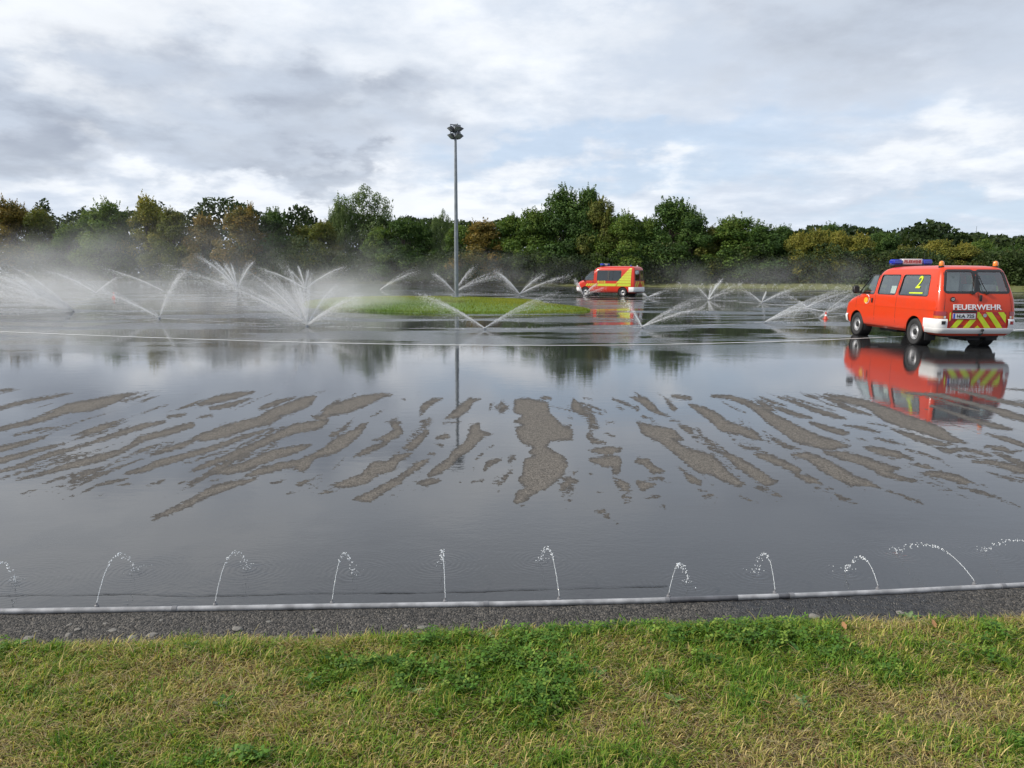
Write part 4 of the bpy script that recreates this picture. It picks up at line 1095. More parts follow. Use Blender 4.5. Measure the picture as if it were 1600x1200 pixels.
# undergrowth along the foot of the wood and the darker wood mass behind
def leaf_band(name, n, lab, y_off, depth, z1, sz, pal, seed, px0=-300, px1=1800, hvar=0.5, kf=1.0):
    rng = np.random.default_rng(seed)
    px = rng.uniform(px0, px1, n)
    y = np.interp(px, [-400, 0, 400, 800, 1200, 1600, 2000], [160, 150, 136, 121, 105, 90, 80]) + y_off + rng.uniform(0, depth, n)
    x = (px - 800) / FPX * y
    hh = z1 * (1 - hvar + hvar * 2 * vnoise(x * 0.22, y * 0.05, seed, 3)) * (y / 120.0) ** kf
    u = rng.uniform(0, 1, n)
    z = 0.4 + hh * u ** 0.8
    y = y - (1 - u) * 0 + u * depth * 0.3
    C = np.stack([x, y, z], -1)
    N = rng.normal(0, .6, (n, 3)) + [0, -0.8, 0.4]
    lump = vnoise(x * .5, z * .6, seed + 1, 2)
    p = np.array(pal)
    ci = np.clip((lump * 2.4 + rng.uniform(-.4, .4, n)).astype(int), 0, len(p) - 1)
    # lumps: pull leaves to clump centres so that holes open
    C[:, 1] += 5.0 * (vnoise(x * .35, z * .5, seed + 2, 2) - 0.4)
    v, f, c = leaf_cloud(C, N, rng.uniform(sz * .6, sz * 1.3, n), p[ci] * rng.uniform(.7, 1.3, n)[:, None], rng)
    tag(link(name, mesh_np(name, v, f, c), CROWN_M), lab, kind='stuff')
leaf_band('undergrowth', 70000, 'dark green undergrowth along the foot of the trees', -5.0, 4.5, 5.0, 0.30, [(0.028, 0.050, 0.015), (0.044, 0.068, 0.019), (0.075, 0.088, 0.024), (0.11, 0.10, 0.028)], 71, hvar=0.75)
leaf_band('woodland', 85000, 'dark wood closing the view behind the front trees', 7.0, 5.0, 9.5, 0.62, [(0.026, 0.046, 0.015), (0.038, 0.062, 0.017), (0.060, 0.076, 0.022)], 81, hvar=0.3, kf=1.7)

# thin radio mast far behind
b0 = D(1518, 440, 240)
t_ = tag(empty('radio_mast', (b0[0], 240, 0)), 'very thin distant radio mast above the trees at the right', 'mast')
hz = D(1518, 353, 240)[2]
link('pole', lathe_mesh('pole', [(0.16, 0), (0.14, hz * .6), (0.05, hz)], 8), STEEL, t_)
bm = bmesh.new()
for z in (hz * .80, hz * .86, hz * .9): add_box(bm, (0, 0, z), (0.6, 0.08, 0.08))
link('antenna', bm_mesh('antenna', bm, 30), STEEL, t_)
# ------------------------------------------------------------------ red fire service vans
def paint(name, col, rough=0.22, coat=1.0):
    m, nt = newmat(name)
    P = nd(nt, 'ShaderNodeTexCoord').outputs['Object']
    n = NOISE(nt, P, 3.0, 5.0)
    c = MIXC(nt, M(nt, 'MULTIPLY', SST(nt, n, 0.45, 0.75), 0.35), col, tuple(x * 0.72 + 0.02 for x in col))
    low = nd(nt, 'ShaderNodeSeparateXYZ', {0: P}).outputs[2]
    dirt = M(nt, 'MULTIPLY', M(nt, 'SUBTRACT', 1.0, SST(nt, M(nt, 'ADD', low, M(nt, 'MULTIPLY', n, 0.3)), 0.35, 0.75)), 0.35)
    c = MIXC(nt, dirt, c, (0.10, 0.085, 0.075))
    drops = nd(nt, 'ShaderNodeTexVoronoi', {'Vector': P, 'Scale': 55.0}).outputs['Distance']
    dh = M(nt, 'SUBTRACT', 1.0, SST(nt, drops, 0.12, 0.30))
    bp = nd(nt, 'ShaderNodeBump', {'Height': dh, 'Distance': 0.0012, 'Strength': 0.35})
    b = nd(nt, 'ShaderNodeBsdfPrincipled', {'Base Color': c, 'Roughness': rough + 0.12, 'Coat Weight': coat, 'Coat Roughness': rough * 0.4, 'Specular IOR Level': 0.3, 'Normal': bp.outputs[0]})
    outm(nt, b.outputs[0])
    return m
RED = paint('fire_red_paint', (0.60, 0.040, 0.004), 0.2, 0.35)
RED2 = paint('fire_red_paint_far', (0.50, 0.026, 0.008), 0.2, 0.35)
WHITE = paint('white_bumper', (0.72, 0.72, 0.72), 0.3, 0.3)
BLACK = pbr('black_plastic', (0.018, 0.018, 0.019), 0.5)
RUBBER = pbr('tyre_rubber', (0.022, 0.022, 0.023), 0.75, bump=0.003, bscale=40)
RIM_M = pbr('steel_rim', (0.45, 0.45, 0.46), 0.4, metal=0.7)
DARKIN = pbr('dark_interior', (0.035, 0.036, 0.040), 0.8)
SEAT_M = pbr('seat_fabric', (0.07, 0.075, 0.085), 0.9)
GREYIN = pbr('pale_interior', (0.45, 0.45, 0.44), 0.7)
LIME = pbr('lime_reflective', (0.55, 0.66, 0.02), 0.35, var=0.06)
LIME2 = pbr('lime_reflective_far', (0.46, 0.52, 0.04), 0.35, var=0.06)
CRIM = pbr('crimson_reflective', (0.38, 0.015, 0.018), 0.35, var=0.08)
SILV = pbr('white_lettering', (0.72, 0.72, 0.74), 0.4, var=0.05)
BLUE_M = pbr('blue_lamp', (0.015, 0.035, 0.42), 0.12, var=0.15, **{'Coat Weight': 1.0})
AMBER = pbr('amber_lamp', (0.80, 0.22, 0.01), 0.12, var=0.1, **{'Coat Weight': 1.0})
TAILR = pbr('tail_red', (0.32, 0.012, 0.015), 0.12, var=0.1, **{'Coat Weight': 1.0})
TAILA = pbr('tail_amber', (0.55, 0.13, 0.01), 0.12, var=0.1, **{'Coat Weight': 1.0})
PLATE = pbr('plate_white', (0.70, 0.70, 0.70), 0.4, var=0.04)
EUBLUE = pbr('plate_blue', (0.02, 0.06, 0.40), 0.4)
SIGNW = pbr('sign_white', (0.62, 0.62, 0.60), 0.35, var=0.05)
PAPER = pbr('paper', (0.72, 0.72, 0.68), 0.8, var=0.03)
YEL = pbr('emblem_yellow', (0.70, 0.38, 0.02), 0.4)
def glassmat(name, tint, refl=1.0):
    m, nt = newmat(name)
    P = nd(nt, 'ShaderNodeTexCoord').outputs['Object']
    n = NOISE(nt, P, 4.0, 3.0)
    t = nd(nt, 'ShaderNodeBsdfTransparent', {0: MIXC(nt, n, tuple(c * .9 for c in tint), tint)})
    g = nd(nt, 'ShaderNodeBsdfGlossy', {0: (0.9, 0.95, 0.95, 1), 'Roughness': 0.02})
    fr = nd(nt, 'ShaderNodeFresnel', {'IOR': 1.52})
    fac = M(nt, 'ADD', M(nt, 'MULTIPLY', fr.outputs[0], 1.35 * refl), 0.03 * refl, clamp=True)
    fac = M(nt, 'MULTIPLY', fac, M(nt, 'SUBTRACT', 1.0, nd(nt, 'ShaderNodeNewGeometry').outputs['Backfacing']))
    outm(nt, nd(nt, 'ShaderNodeMixShader', {0: fac, 1: t.outputs[0], 2: g.outputs[0]}).outputs[0])
    return m
GLASS = glassmat('clear_glass', (0.88, 0.93, 0.91), 1.8)
GLASSD = glassmat('tinted_glass', (0.20, 0.24, 0.24), 1.3)

def round_poly(pts, r, n=4):
    out = []
    m = len(pts)
    for i in range(m):
        p, a, b = Vector(pts[i]), Vector(pts[i - 1]), Vector(pts[(i + 1) % m])
        u, w = (a - p), (b - p)
        d = min(r, u.length * .45, w.length * .45)
        p0, p1 = p + u.normalized() * d, p + w.normalized() * d
        for k in range(n + 1):
            t = k / n
            q = p0 * (1 - t) ** 2 + p * 2 * t * (1 - t) + p1 * t * t
            out.append((q.x, q.y))
    return out

def grow(pts, e):
    """offset a convex-ish polygon outwards by e"""
    P = [Vector(p) for p in pts]
    ar = sum(P[i - 1].x * P[i].y - P[i].x * P[i - 1].y for i in range(len(P)))
    s = 1 if ar > 0 else -1
    out = []
    for i in range(len(P)):
        t = (P[(i + 1) % len(P)] - P[i - 1]).normalized()
        out.append((P[i].x + t.y * e * s, P[i].y - t.x * e * s))
    return out

class Shape:
    def __init__(self, z, yr, yf, w, rr=0.12, rf=0.34, bow=0.035, bowf=0.16):
        self.z, self.yr_, self.yf_, self.w_ = map(np.array, (z, yr, yf, w))
        self.rr, self.rf, self.bow, self.bowf = rr, rf, bow, bowf
    def at(self, z): return tuple(float(np.interp(z, self.z, k)) for k in (self.yr_, self.yf_, self.w_))
    def w(self, z): return self.at(z)[2]
    def rear_y(self, x, z):
        yr, yf, w = self.at(z)
        rr = min(self.rr, w * .45)
        ax = min(abs(x), w)
        y = yr
        if ax > w - rr: y = yr + rr - math.sqrt(max(0, rr * rr - (ax - (w - rr)) ** 2))
        return y - self.bow * (1 - (ax / w) ** 2)
    def loop(self, yr, yf, w, e=0.0):
        yr, yf, w = yr - e, yf + e, w + e
        rr, rf = min(self.rr + e, w * .45), min(self.rf + e, w * .6, (yf - yr) * .3)
        p = [(-w, t) for t in np.linspace(yf - rf, yr + rr, 9)]
        for a in np.radians(np.linspace(180, 270, 7)[1:-1]): p.append((-w + rr + rr * math.cos(a), yr + rr + rr * math.sin(a)))
        p += [(x, yr) for x in np.linspace(-w + rr, w - rr, 13)]
        for a in np.radians(np.linspace(270, 360, 7)[1:-1]): p.append((w - rr + rr * math.cos(a), yr + rr + rr * math.sin(a)))
        p += [(w, t) for t in np.linspace(yr + rr, yf - rf, 9)]
        for a in np.radians(np.linspace(0, 90, 9)[1:-1]): p.append((w - rf + rf * math.cos(a), yf - rf + rf * math.sin(a)))
        p += [(x, yf) for x in np.linspace(w - rf, -w + rf, 9)]
        for a in np.radians(np.linspace(90, 180, 9)[1:-1]): p.append((-w + rf + rf * math.cos(a), yf - rf + rf * math.sin(a)))
        mid = (yr + yf) / 2
        return [(x, y - self.bow * (1 - (x / w) ** 2) if y < yr + rr + 1e-6 else (y - self.bowf * (x / w) ** 2 * (1 if y > yf - rf - 1e-6 else 0) if y > mid else y)) for x, y in p]
    def solid(self, inset=0.0, z0=None, z1=None):
        zs = [z for z in self.z]
        if inset:
            zs = [z for z in np.linspace(z0, z1, 12)]
        bm = bmesh.new()
        rings = []
        for z in zs:
            yr, yf, w = self.at(z + (inset if inset and z > z1 - .2 else 0))
            rings.append([bm.verts.new((x, y, z)) for x, y in self.loop(yr, yf, w, -inset)])
        n = len(rings[0])
        for a, b in zip(rings[:-1], rings[1:]):
            for i in range(n): bm.faces.new((a[i], a[(i + 1) % n], b[(i + 1) % n], b[i]))
        bm.faces.new(rings[0]); bm.faces.new(rings[-1])
        bmesh.ops.recalc_face_normals(bm, faces=bm.faces)
        return bm
    def path(self, z, e, front=False, n=241, reach=1.2):
        """outline points round the rear (or front) from the left side to the right side"""
        yr, yf, w = self.at(z)
        L = self.loop(yr, yf, w, e)
        k = 9 + 5 + 13 + 5 + 9
        if not front: P = L[:k]
        else: P = [q for q in (L[9:10] * 0 + L[k - 9:] + L[:9])][::-1]
        P = np.array(P)
        d = np.concatenate([[0], np.cumsum(np.linalg.norm(np.diff(P, axis=0), axis=1))])
        t = np.linspace(0, d[-1], n)
        return np.stack([np.interp(t, d, P[:, 0]), np.interp(t, d, P[:, 1])], -1)

def prism(poly, axis, lo, hi):
    bm = bmesh.new()
    A = [bm.verts.new((lo, a, b) if axis == 'X' else (a, lo, b)) for a, b in poly]
    B = [bm.verts.new((hi, a, b) if axis == 'X' else (a, hi, b)) for a, b in poly]
    n = len(A)
    for i in range(n): bm.faces.new((A[i], A[(i + 1) % n], B[(i + 1) % n], B[i]))
    bm.faces.new(A); bm.faces.new(B)
    bmesh.ops.recalc_face_normals(bm, faces=bm.faces)
    return bm

def cut(obj, bms, op='DIFFERENCE'):
    for bm in bms:
        me = bpy.data.meshes.new('cutter'); bm.to_mesh(me); bm.free()
        c = bpy.data.objects.new('cutter', me); COL.objects.link(c)
        md = obj.modifiers.new('b', 'BOOLEAN'); md.operation, md.object, md.solver = op, c, 'EXACT'
        dg = bpy.context.evaluated_depsgraph_get()
        nm = bpy.data.meshes.new_from_object(obj.evaluated_get(dg))
        obj.modifiers.clear()
        old = obj.data; obj.data = nm
        bpy.data.objects.remove(c); bpy.data.meshes.remove(me); bpy.data.meshes.remove(old)

def poly_mesh(name, pts3, thick_dir, th):
    """n-gon with thickness along thick_dir"""
    bm = bmesh.new()
    d = Vector(thick_dir) * th
    A = [bm.verts.new(p) for p in pts3]
    B = [bm.verts.new(Vector(p) - d) for p in pts3]
    n = len(A)
    bm.faces.new(A); bm.faces.new(B)
    for i in range(n): bm.faces.new((A[i], B[i], B[(i + 1) % n], A[(i + 1) % n]))
    return bm_mesh(name, bm, 40)

def ring_mesh(name, outer, inner, th_dir, th):
    bm = bmesh.new()
    d = Vector(th_dir) * th
    O = [bm.verts.new(p) for p in outer]; I = [bm.verts.new(p) for p in inner]
    O2 = [bm.verts.new(Vector(p) - d) for p in outer]; I2 = [bm.verts.new(Vector(p) - d) for p in inner]
    n = len(O)
    for i in range(n):
        j = (i + 1) % n
        bm.faces.new((O[i], O[j], I[j], I[i])); bm.faces.new((O[i], O2[i], O2[j], O[j])); bm.faces.new((I[i], I[j], I2[j], I2[i]))
    return bm_mesh(name, bm, 40)

def dense(poly, step=0.06):
    out = []
    for i in range(len(poly)):
        a, b = Vector(poly[i]), Vector(poly[(i + 1) % len(poly)])
        k = max(1, int((b - a).length / step))
        out += [tuple(a.lerp(b, t / k)) for t in range(k)]
    return out

def wrap_mesh(name, shp, parts, front=False):
    """parts: (select fn(x,y)->bool mask at ref z, [(z,e)...])"""
    bm = bmesh.new()
    for sel, ze in parts:
        zr = ze[len(ze) // 2][0]
        ref = shp.path(zr, 0.0, front)
        ix = np.nonzero(sel(ref[:, 0], ref[:, 1]))[0]
        ix = np.arange(ix.min(), ix.max() + 1)
        rows = []
        for z, e in ze:
            p = shp.path(z, e, front)[ix]
            rows.append([bm.verts.new((x, y, z)) for x, y in p])
        for a, b in zip(rows[:-1], rows[1:]):
            for i in range(len(a) - 1): bm.faces.new((a[i], a[i + 1], b[i + 1], b[i]))
    return bm_mesh(name, bm, 40)

def text_bm(body, size, extrude, offset=0.0, shear=0.0, spacing=1.0):
    cu = bpy.data.curves.new('lettering', 'FONT')
    cu.body, cu.size, cu.extrude, cu.offset, cu.shear, cu.space_character = body, size, extrude, offset, shear, spacing
    cu.align_x, cu.align_y = 'CENTER', 'CENTER'
    cu.resolution_u = 3
    o = bpy.data.objects.new('lettering', cu); COL.objects.link(o)
    dg = bpy.context.evaluated_depsgraph_get()
    me = bpy.data.meshes.new_from_object(o.evaluated_get(dg))
    bpy.data.objects.remove(o); bpy.data.curves.remove(cu)
    bm = bmesh.new(); bm.from_mesh(me); bpy.data.meshes.remove(me)
    return bm

def text_fit(body, width, height, extrude, offset=0.0, shear=0.0, spacing=1.0):
    bm = text_bm(body, 1.0, extrude, offset, shear, spacing)
    xs = [v.co.x for v in bm.verts]; ys = [v.co.y for v in bm.verts]
    cx, cy = (max(xs) + min(xs)) / 2, (max(ys) + min(ys)) / 2
    sx, sy = width / (max(xs) - min(xs)), height / (max(ys) - min(ys))
    for v in bm.verts: v.co.x = (v.co.x - cx) * sx; v.co.y = (v.co.y - cy) * sy
    return bm

def clip_poly(poly, x0, x1, z0, z1):
    def cl(P, f, g):
        out = []
        for i in range(len(P)):
            a, b = P[i - 1], P[i]
            if f(b):
                if not f(a): out.append(g(a, b))
                out.append(b)
            elif f(a): out.append(g(a, b))
        return out
    def ix(k): return lambda a, b: tuple(np.array(a) + (np.array(b) - np.array(a)) * ((k - a[0]) / (b[0] - a[0])))
    def iz(k): return lambda a, b: tuple(np.array(a) + (np.array(b) - np.array(a)) * ((k - a[1]) / (b[1] - a[1])))
    for f, g in ((lambda p: p[0] >= x0 - 1e-9, ix(x0)), (lambda p: p[0] <= x1 + 1e-9, ix(x1)), (lambda p: p[1] >= z0 - 1e-9, iz(z0)), (lambda p: p[1] <= z1 + 1e-9, iz(z1))):
        if not poly: break
        poly = cl(poly, f, g)
    return poly

def make_wheels(root, xw, ya, r, wd, rimr, mats=(RUBBER, RIM_M, BLACK)):
    tp = [(rimr, -wd / 2 + .01), (rimr + .02, -wd / 2), (r - .03, -wd / 2), (r - .008, -wd / 2 + .02), (r, -wd / 2 + .045), (r, wd / 2 - .045), (r - .008, wd / 2 - .02), (r - .03, wd / 2), (rimr + .02, wd / 2), (rimr, wd / 2 - .01)]
    tyre = lathe_mesh('tyre', tp + tp[:1], 36, 'X', 30, False)
    rim = lathe_mesh('rim', [(rimr + .012, .075), (rimr - .008, .085), (rimr - .02, .05), (rimr - .045, .035), (rimr * .62, .05), (rimr * .55, .045), (rimr * .42, .06), (rimr * .40, .06)], 30, 'X', 30, False)
    hub = lathe_mesh('hub_cap', [(rimr * .41, .05), (rimr * .38, .075), (rimr * .18, .09), (0.0, .095)], 20, 'X', 40)
    bm = bmesh.new()
    for k in range(12):
        a = k * math.pi / 6
        bmesh.ops.create_icosphere(bm, subdivisions=1, radius=0.016, matrix=Matrix.Translation((.036, math.cos(a) * (rimr * .74), math.sin(a) * (rimr * .74))) @ Matrix.Diagonal((.5, 1, 1, 1)))
    holes = bm_mesh('rim_holes', bm, 60)
    for sx in (-1, 1):
        for y in ya:
            e_ = link('wheel', tyre, mats[0], root, (sx * xw, y, r))
            if sx < 0: e_.rotation_euler = (0, 0, math.pi)
            link('rim', rim, mats[1], e_); link('hub_cap', hub, mats[2], e_); link('rim_holes', holes, BLACK, e_)

def seat(root, x, y, z, wdt=0.45):
    bm = bmesh.new()
    add_box(bm, (0, 0, 0), (wdt, .46, .14)); add_box(bm, (0, -.24, .36), (wdt, .13, .66), Matrix.Rotation(math.radians(8), 3, 'X')); add_box(bm, (0, -.30, .78), (min(wdt, .28), .09, .18))
    bmesh.ops.bevel(bm, geom=list(bm.edges), offset=.03, segments=2, affect='EDGES')
    link('seat', bm_mesh('seat', bm, 50), SEAT_M, root, (x, y, z))

def near_van():
    g = (10.72, 19.62)
    root = tag(empty('fire_van', (g[0], g[1], 0.0), math.radians(1.2)), 'near red fire service van with a lime number 2 in its side window', 'van', 'red fire service vans on the wet track')
    Sh = Shape([.30, .36, .44, .58, .78, .90, 1.02, 1.10, 1.18, 1.32, 1.5, 1.68, 1.78, 1.84, 1.885, 1.915, 1.93],
               [-2.38, -2.42, -2.44, -2.45, -2.44, -2.435, -2.42, -2.405, -2.39, -2.345, -2.28, -2.21, -2.165, -2.12, -2.03, -1.82, -1.45],
               [2.36, 2.44, 2.47, 2.48, 2.44, 2.38, 2.18, 1.92, 1.66, 1.42, 1.17, .93, .80, .70, .55, .30, .0],
               [.80, .875, .90, .915, .92, .92, .915, .91, .90, .875, .835, .795, .765, .735, .67, .54, .34])
    me = bpy.data.meshes.new('body'); bm = Sh.solid(); bm.to_mesh(me); bm.free()
    body = link('body', me)
    side_w = {'rear': [(-1.93, 1.20), (-.62, 1.20), (-.66, 1.70), (-1.82, 1.70)], 'mid': [(-.48, 1.20), (.42, 1.20), (.40, 1.70), (-.52, 1.70)], 'front': [(.58, 1.19), (1.42, 1.19), (1.02, 1.63), (.90, 1.70), (.56, 1.70)]}
    side_w = {k: round_poly(v, .07) for k, v in side_w.items()}
    rear_w = {s: round_poly([(s * .05, 1.315), (s * .745, 1.315), (s * .65, 1.79), (s * .05, 1.79)], .06) for s in (-1, 1)}
    wind = round_poly([(-.78, 1.22), (.78, 1.22), (.66, 1.78), (-.66, 1.78)], .08)
    def arch(y, sx): 
        b = bmesh.new()
        bmesh.ops.create_cone(b, cap_ends=True, segments=40, radius1=.375, radius2=.375, depth=.5, matrix=Matrix.Translation((sx * .86, y, .34)) @ Matrix.Rotation(math.pi / 2, 4, 'Y'))
        return b
    cut(body, [Sh.solid(.05, .42, 1.87)])
    cut(body, [prism(p, 'X', -1.3, 1.3) for p in side_w.values()] + [prism(p, 'Y', -3, -1.6) for p in rear_w.values()] + [prism(wind, 'Y', .35, 3)])
    cut(body, [arch(y, sx) for y in (-1.46, 1.46) for sx in (-1, 1)])
    body.parent = root
    body.data.materials.clear(); body.data.materials.append(RED)
    body.data.polygons.foreach_set('use_smooth', np.ones(len(body.data.polygons), bool)); body.data.set_sharp_from_angle(angle=math.radians(28))
    # panes and seals
    for k, p in side_w.items():
        for sx in (-1, 1):
            q = dense(p)
            link('window', poly_mesh('window', [(sx * (Sh.w(z) - .014), y, z) for y, z in q], (sx, 0, 0), .005), GLASS, root)
            link('window_seal', ring_mesh('window_seal', [(sx * (Sh.w(z) + .003), y, z) for y, z in grow(q, .012)], [(sx * (Sh.w(z) + .003), y, z) for y, z in grow(q, -.010)], (sx, 0, 0), .022), BLACK, root)
    for s, p in rear_w.items():
        q = dense(p)
        link('rear_window', poly_mesh('rear_window', [(x, Sh.rear_y(x, z) + .012, z) for x, z in q], (0, -1, 0), .005), GLASS, root)
        link('window_seal', ring_mesh('window_seal', [(x, Sh.rear_y(x, z) - .004, z) for x, z in grow(q, .042)], [(x, Sh.rear_y(x, z) - .004, z) for x, z in grow(q, -.012)], (0, -1, 0), .03), BLACK, root)
    q = dense(wind)
    def front_y(x, z):
        yr, yf, w = Sh.at(z); return yf - Sh.bowf * (min(1, abs(x) / w)) ** 2
    link('windscreen', poly_mesh('windscreen', [(x, front_y(x, z) - .02, z) for x, z in q], (0, 1, 0), .006), GLASS, root)
    # door seams, crease line
    def side_strip(name, y0, z0, y1, z1, wd, e, mat, sides=(-1, 1)):
        for sx in sides:
            n = 14
            rows = []
            b = bmesh.new()
            d = Vector((y1 - y0, z1 - z0)).normalized(); nn = (-d.y * wd / 2, d.x * wd / 2)
            for t in np.linspace(0, 1, n):
                y, z = y0 + (y1 - y0) * t, z0 + (z1 - z0) * t
                a_ = (y + nn[0], z + nn[1]); c_ = (y - nn[0], z - nn[1])
                rows.append([b.verts.new((sx * (Sh.w(a_[1]) - .004), *a_)), b.verts.new((sx * (Sh.w(a_[1]) + e), *a_)), b.verts.new((sx * (Sh.w(c_[1]) + e), *c_)), b.verts.new((sx * (Sh.w(c_[1]) - .004), *c_))])
            for r0, r1 in zip(rows[:-1], rows[1:]):
                for i in range(3): b.faces.new((r0[i], r0[i + 1], r1[i + 1], r1[i]))
            link(name, bm_mesh(name, b, 30), mat, root)
    for y0, z0, y1, z1 in ((.49, .42, .485, 1.80), (-.57, .42, -.585, 1.80), (1.52, .80, 1.50, 1.12)):
        side_strip('door_seam', y0, z0, y1, z1, .011, .0015, BLACK)
    side_strip('crease_strip', -2.28, .885, 1.95, .885, .022, .009, RED)
    side_strip('sill_trim', -1.05, .40, 1.05, .40, .05, .012, RED)
    side_strip('slide_rail', -2.25, 1.10, -.60, 1.10, .02, .006, RED, (1,))
    # rear: centre pillar, split line, seams
    def rear_patch(name, poly, e, th, mat, parent=root):
        q_ = dense(poly, .05)
        return link(name, poly_mesh(name, [(x, Sh.rear_y(x, z) - e, z) for x, z in q_], (0, -1, 0), th), mat, parent)
    rear_patch('centre_pillar', [(-.045, 1.315), (.045, 1.315), (.045, 1.80), (-.045, 1.80)], .006, .02, BLACK)
    rear_patch('door_seam', [(-.006, .87), (.006, .87), (.006, 1.29), (-.006, 1.29)], .002, .01, BLACK)
    for s in (-1, 1):
        rear_patch('door_seam', [(s * .80, .70), (s * .809, .70), (s * .715, 1.80), (s * .706, 1.80)], .002, .01, BLACK)
    for s, yy in ((-1, 1.45), (-1, .92), (1, 1.45), (1, .92)):
        link('hinge', box_mesh('hinge', (s * (Sh.w(yy) - .02), Sh.at(yy)[0] + .10, yy), (.05, .04, .075), .012), RED, root)
    link('rear_latch', box_mesh('rear_latch', (.05, Sh.rear_y(.05, 1.19) - .012, 1.17), (.065, .045, .15), .02), BLACK, root)
    for x0, x1 in ((-.03, -.13), (.10, .20)):
        bm = bmesh.new()
        add_box(bm, (x1, Sh.rear_y(x1, 1.29) - .03, 1.285), (.06, .05, .05))
        v, f = tube_np(np.array([(x1, Sh.rear_y(x1, 1.28) - .05, 1.285), ((x0 + x1) / 2, Sh.rear_y(0, 1.4) - .03, 1.40), (x0 * .6, Sh.rear_y(0, 1.7) - .03, 1.68)]), .011, 6)
        vs = [bm.verts.new(p_) for p_ in v]
        for q_ in f: bm.faces.new([vs[i] for i in dict.fromkeys(q_)])
        link('wiper', bm_mesh('wiper', bm, 40), BLACK, root)
    # badge
    b_ = link('badge', lathe_mesh('badge', [(.055, 0), (.055, .012), (.045, .014), (.043, .008), (0, .008)], 24, 'Y', 30), BLACK, root, (-.60, Sh.rear_y(-.6, 1.145) - .014, 1.145))
    b_.rotation_euler = (0, 0, 0)
    b_.scale = (1, -1, 1); b_.location.y += 0.0
    bb = bmesh.new()
    for pts in ([(-.022, .028), (-.008, -.002), (0, .018), (.008, -.002), (.022, .028)], [(-.034, .012), (-.014, -.034), (0, -.006), (.014, -.034), (.034, .012)]):
        v, f = tube_np(np.array([(x, 0, z) for x, z in pts]), .0045, 5)
        vs = [bb.verts.new(p_) for p_ in v]
        for q_ in f: bb.faces.new([vs[i] for i in dict.fromkeys(q_)])
    link('badge_letters', bm_mesh('badge_letters', bb, 40), SILV, b_, (0, .013, 0))
    # bumper
    full = lambda x, y: y < -1.86
    hi_l = lambda x, y: (x < -.675) & (y < -1.86)
    hi_r = lambda x, y: (x > .675) & (y < -1.86)
    link('bumper', wrap_mesh('bumper', Sh, [(full, [(.35, -.03), (.352, .012), (.40, .028), (.455, .032), (.478, .026), (.482, -.02)]), (hi_l, [(.48, .024), (.56, .030), (.66, .028), (.69, .012), (.692, -.02)]), (hi_r, [(.48, .024), (.56, .030), (.66, .028), (.69, .012), (.692, -.02)])]), WHITE, root)
    link('bumper', wrap_mesh('bumper', Sh, [(lambda x, y: y > 1.87, [(.30, -.03), (.305, .015), (.40, .035), (.55, .03), (.60, .01), (.605, -.02)])], True), WHITE, root)
    for s, mt in ((-1, BLACK), (1, TAILR)):
        link('reflector', wrap_mesh('reflector', Sh, [((lambda x, y: (x < -.71) & (x > -.84) & (y < -2)) if s < 0 else (lambda x, y: (x > .74) & (x < .85) & (y < -2)), [(.565, .02), (.567, .036), (.643, .036), (.645, .02)])]), mt, root)
    # tail lights
    for s in (-1, 1):
        out_ = (lambda x, y: (x < -.72) & (y < -2.26)) if s < 0 else (lambda x, y: (x > .72) & (y < -2.26))
        t_ = link('tail_light', wrap_mesh('tail_light', Sh, [(out_, [(.765, -.01), (.767, .010), (.865, .010), (.868, -.01)])]), TAILR, root)
        link('indicator', wrap_mesh('indicator', Sh, [(out_, [(.700, -.01), (.702, .010), (.760, .010), (.763, -.01)])]), TAILA, t_)
        inn = (lambda x, y: (x < -.715) & (x > -.80) & (y < -2.3)) if s < 0 else (lambda x, y: (x > .715) & (x < .80) & (y < -2.3))
        link('reversing_lamp', wrap_mesh('reversing_lamp', Sh, [(inn, [(.704, .011), (.706, .014), (.756, .014), (.758, .011)])]), SIGNW, t_)
    # warning panel with chevrons
    x0, x1, z0, z1 = -.665, .665, .486, .855
    wp = rear_patch('warning_panel', [(x0, z0), (x1, z0), (x1, z1), (x0, z1)], .006, .008, CRIM)
    sl_, pw, hgt = .78, .14, z1 - z0
    for s in (-1, 1):
        for k in range(0, 4):
            c = .0 + k * .29 + (0.0 if s > 0 else 0.03)
            # stripes fall away from the centre line
            top = c - .12; bot = top + hgt * sl_
            pl_ = [(s * top, z1), (s * (top + pw), z1), (s * (bot + pw), z0), (s * bot, z0)]
            pc = clip_poly(pl_, min(0, s * .66), max(0, s * .66), z0 + .004, z1 - .004)
            if len(pc) > 2: rear_patch('stripe', pc, .009, .004, LIME, wp)
    tri = [(-.06, z0 + .004), (.06, z0 + .004), (0, z0 + .06)]
    rear_patch('stripe', tri, .009, .004, LIME, wp)
    link('lock', lathe_mesh('lock', [(.042, 0), (.042, .012), (.03, .016), (0, .016)], 20, 'Y', 30), RIM_M, root, (.15, Sh.rear_y(.15, .775) - .024, .775))
    # plate
    pz0, pz1 = .700, .822
    rear_patch('plate_recess', [(-.63, pz0 - .02), (-.03, pz0 - .02), (-.03, pz1 + .035), (-.63, pz1 + .035)], .0125, .005, CRIM)
    lp = rear_patch('licence_plate', round_poly([(-.59, pz0), (-.07, pz0), (-.07, pz1), (-.59, pz1)], .012), .020, .008, PLATE)
    rear_patch('plate_band', [(-.587, pz0 + .003), (-.545, pz0 + .003), (-.545, pz1 - .003), (-.587, pz1 - .003)], .0225, .003, EUBLUE, lp)
    rear_patch('plate_lamp', [(-.60, pz1 + .025), (-.05, pz1 + .025), (-.05, pz1 + .07), (-.60, pz1 + .07)], .03, .03, BLACK)
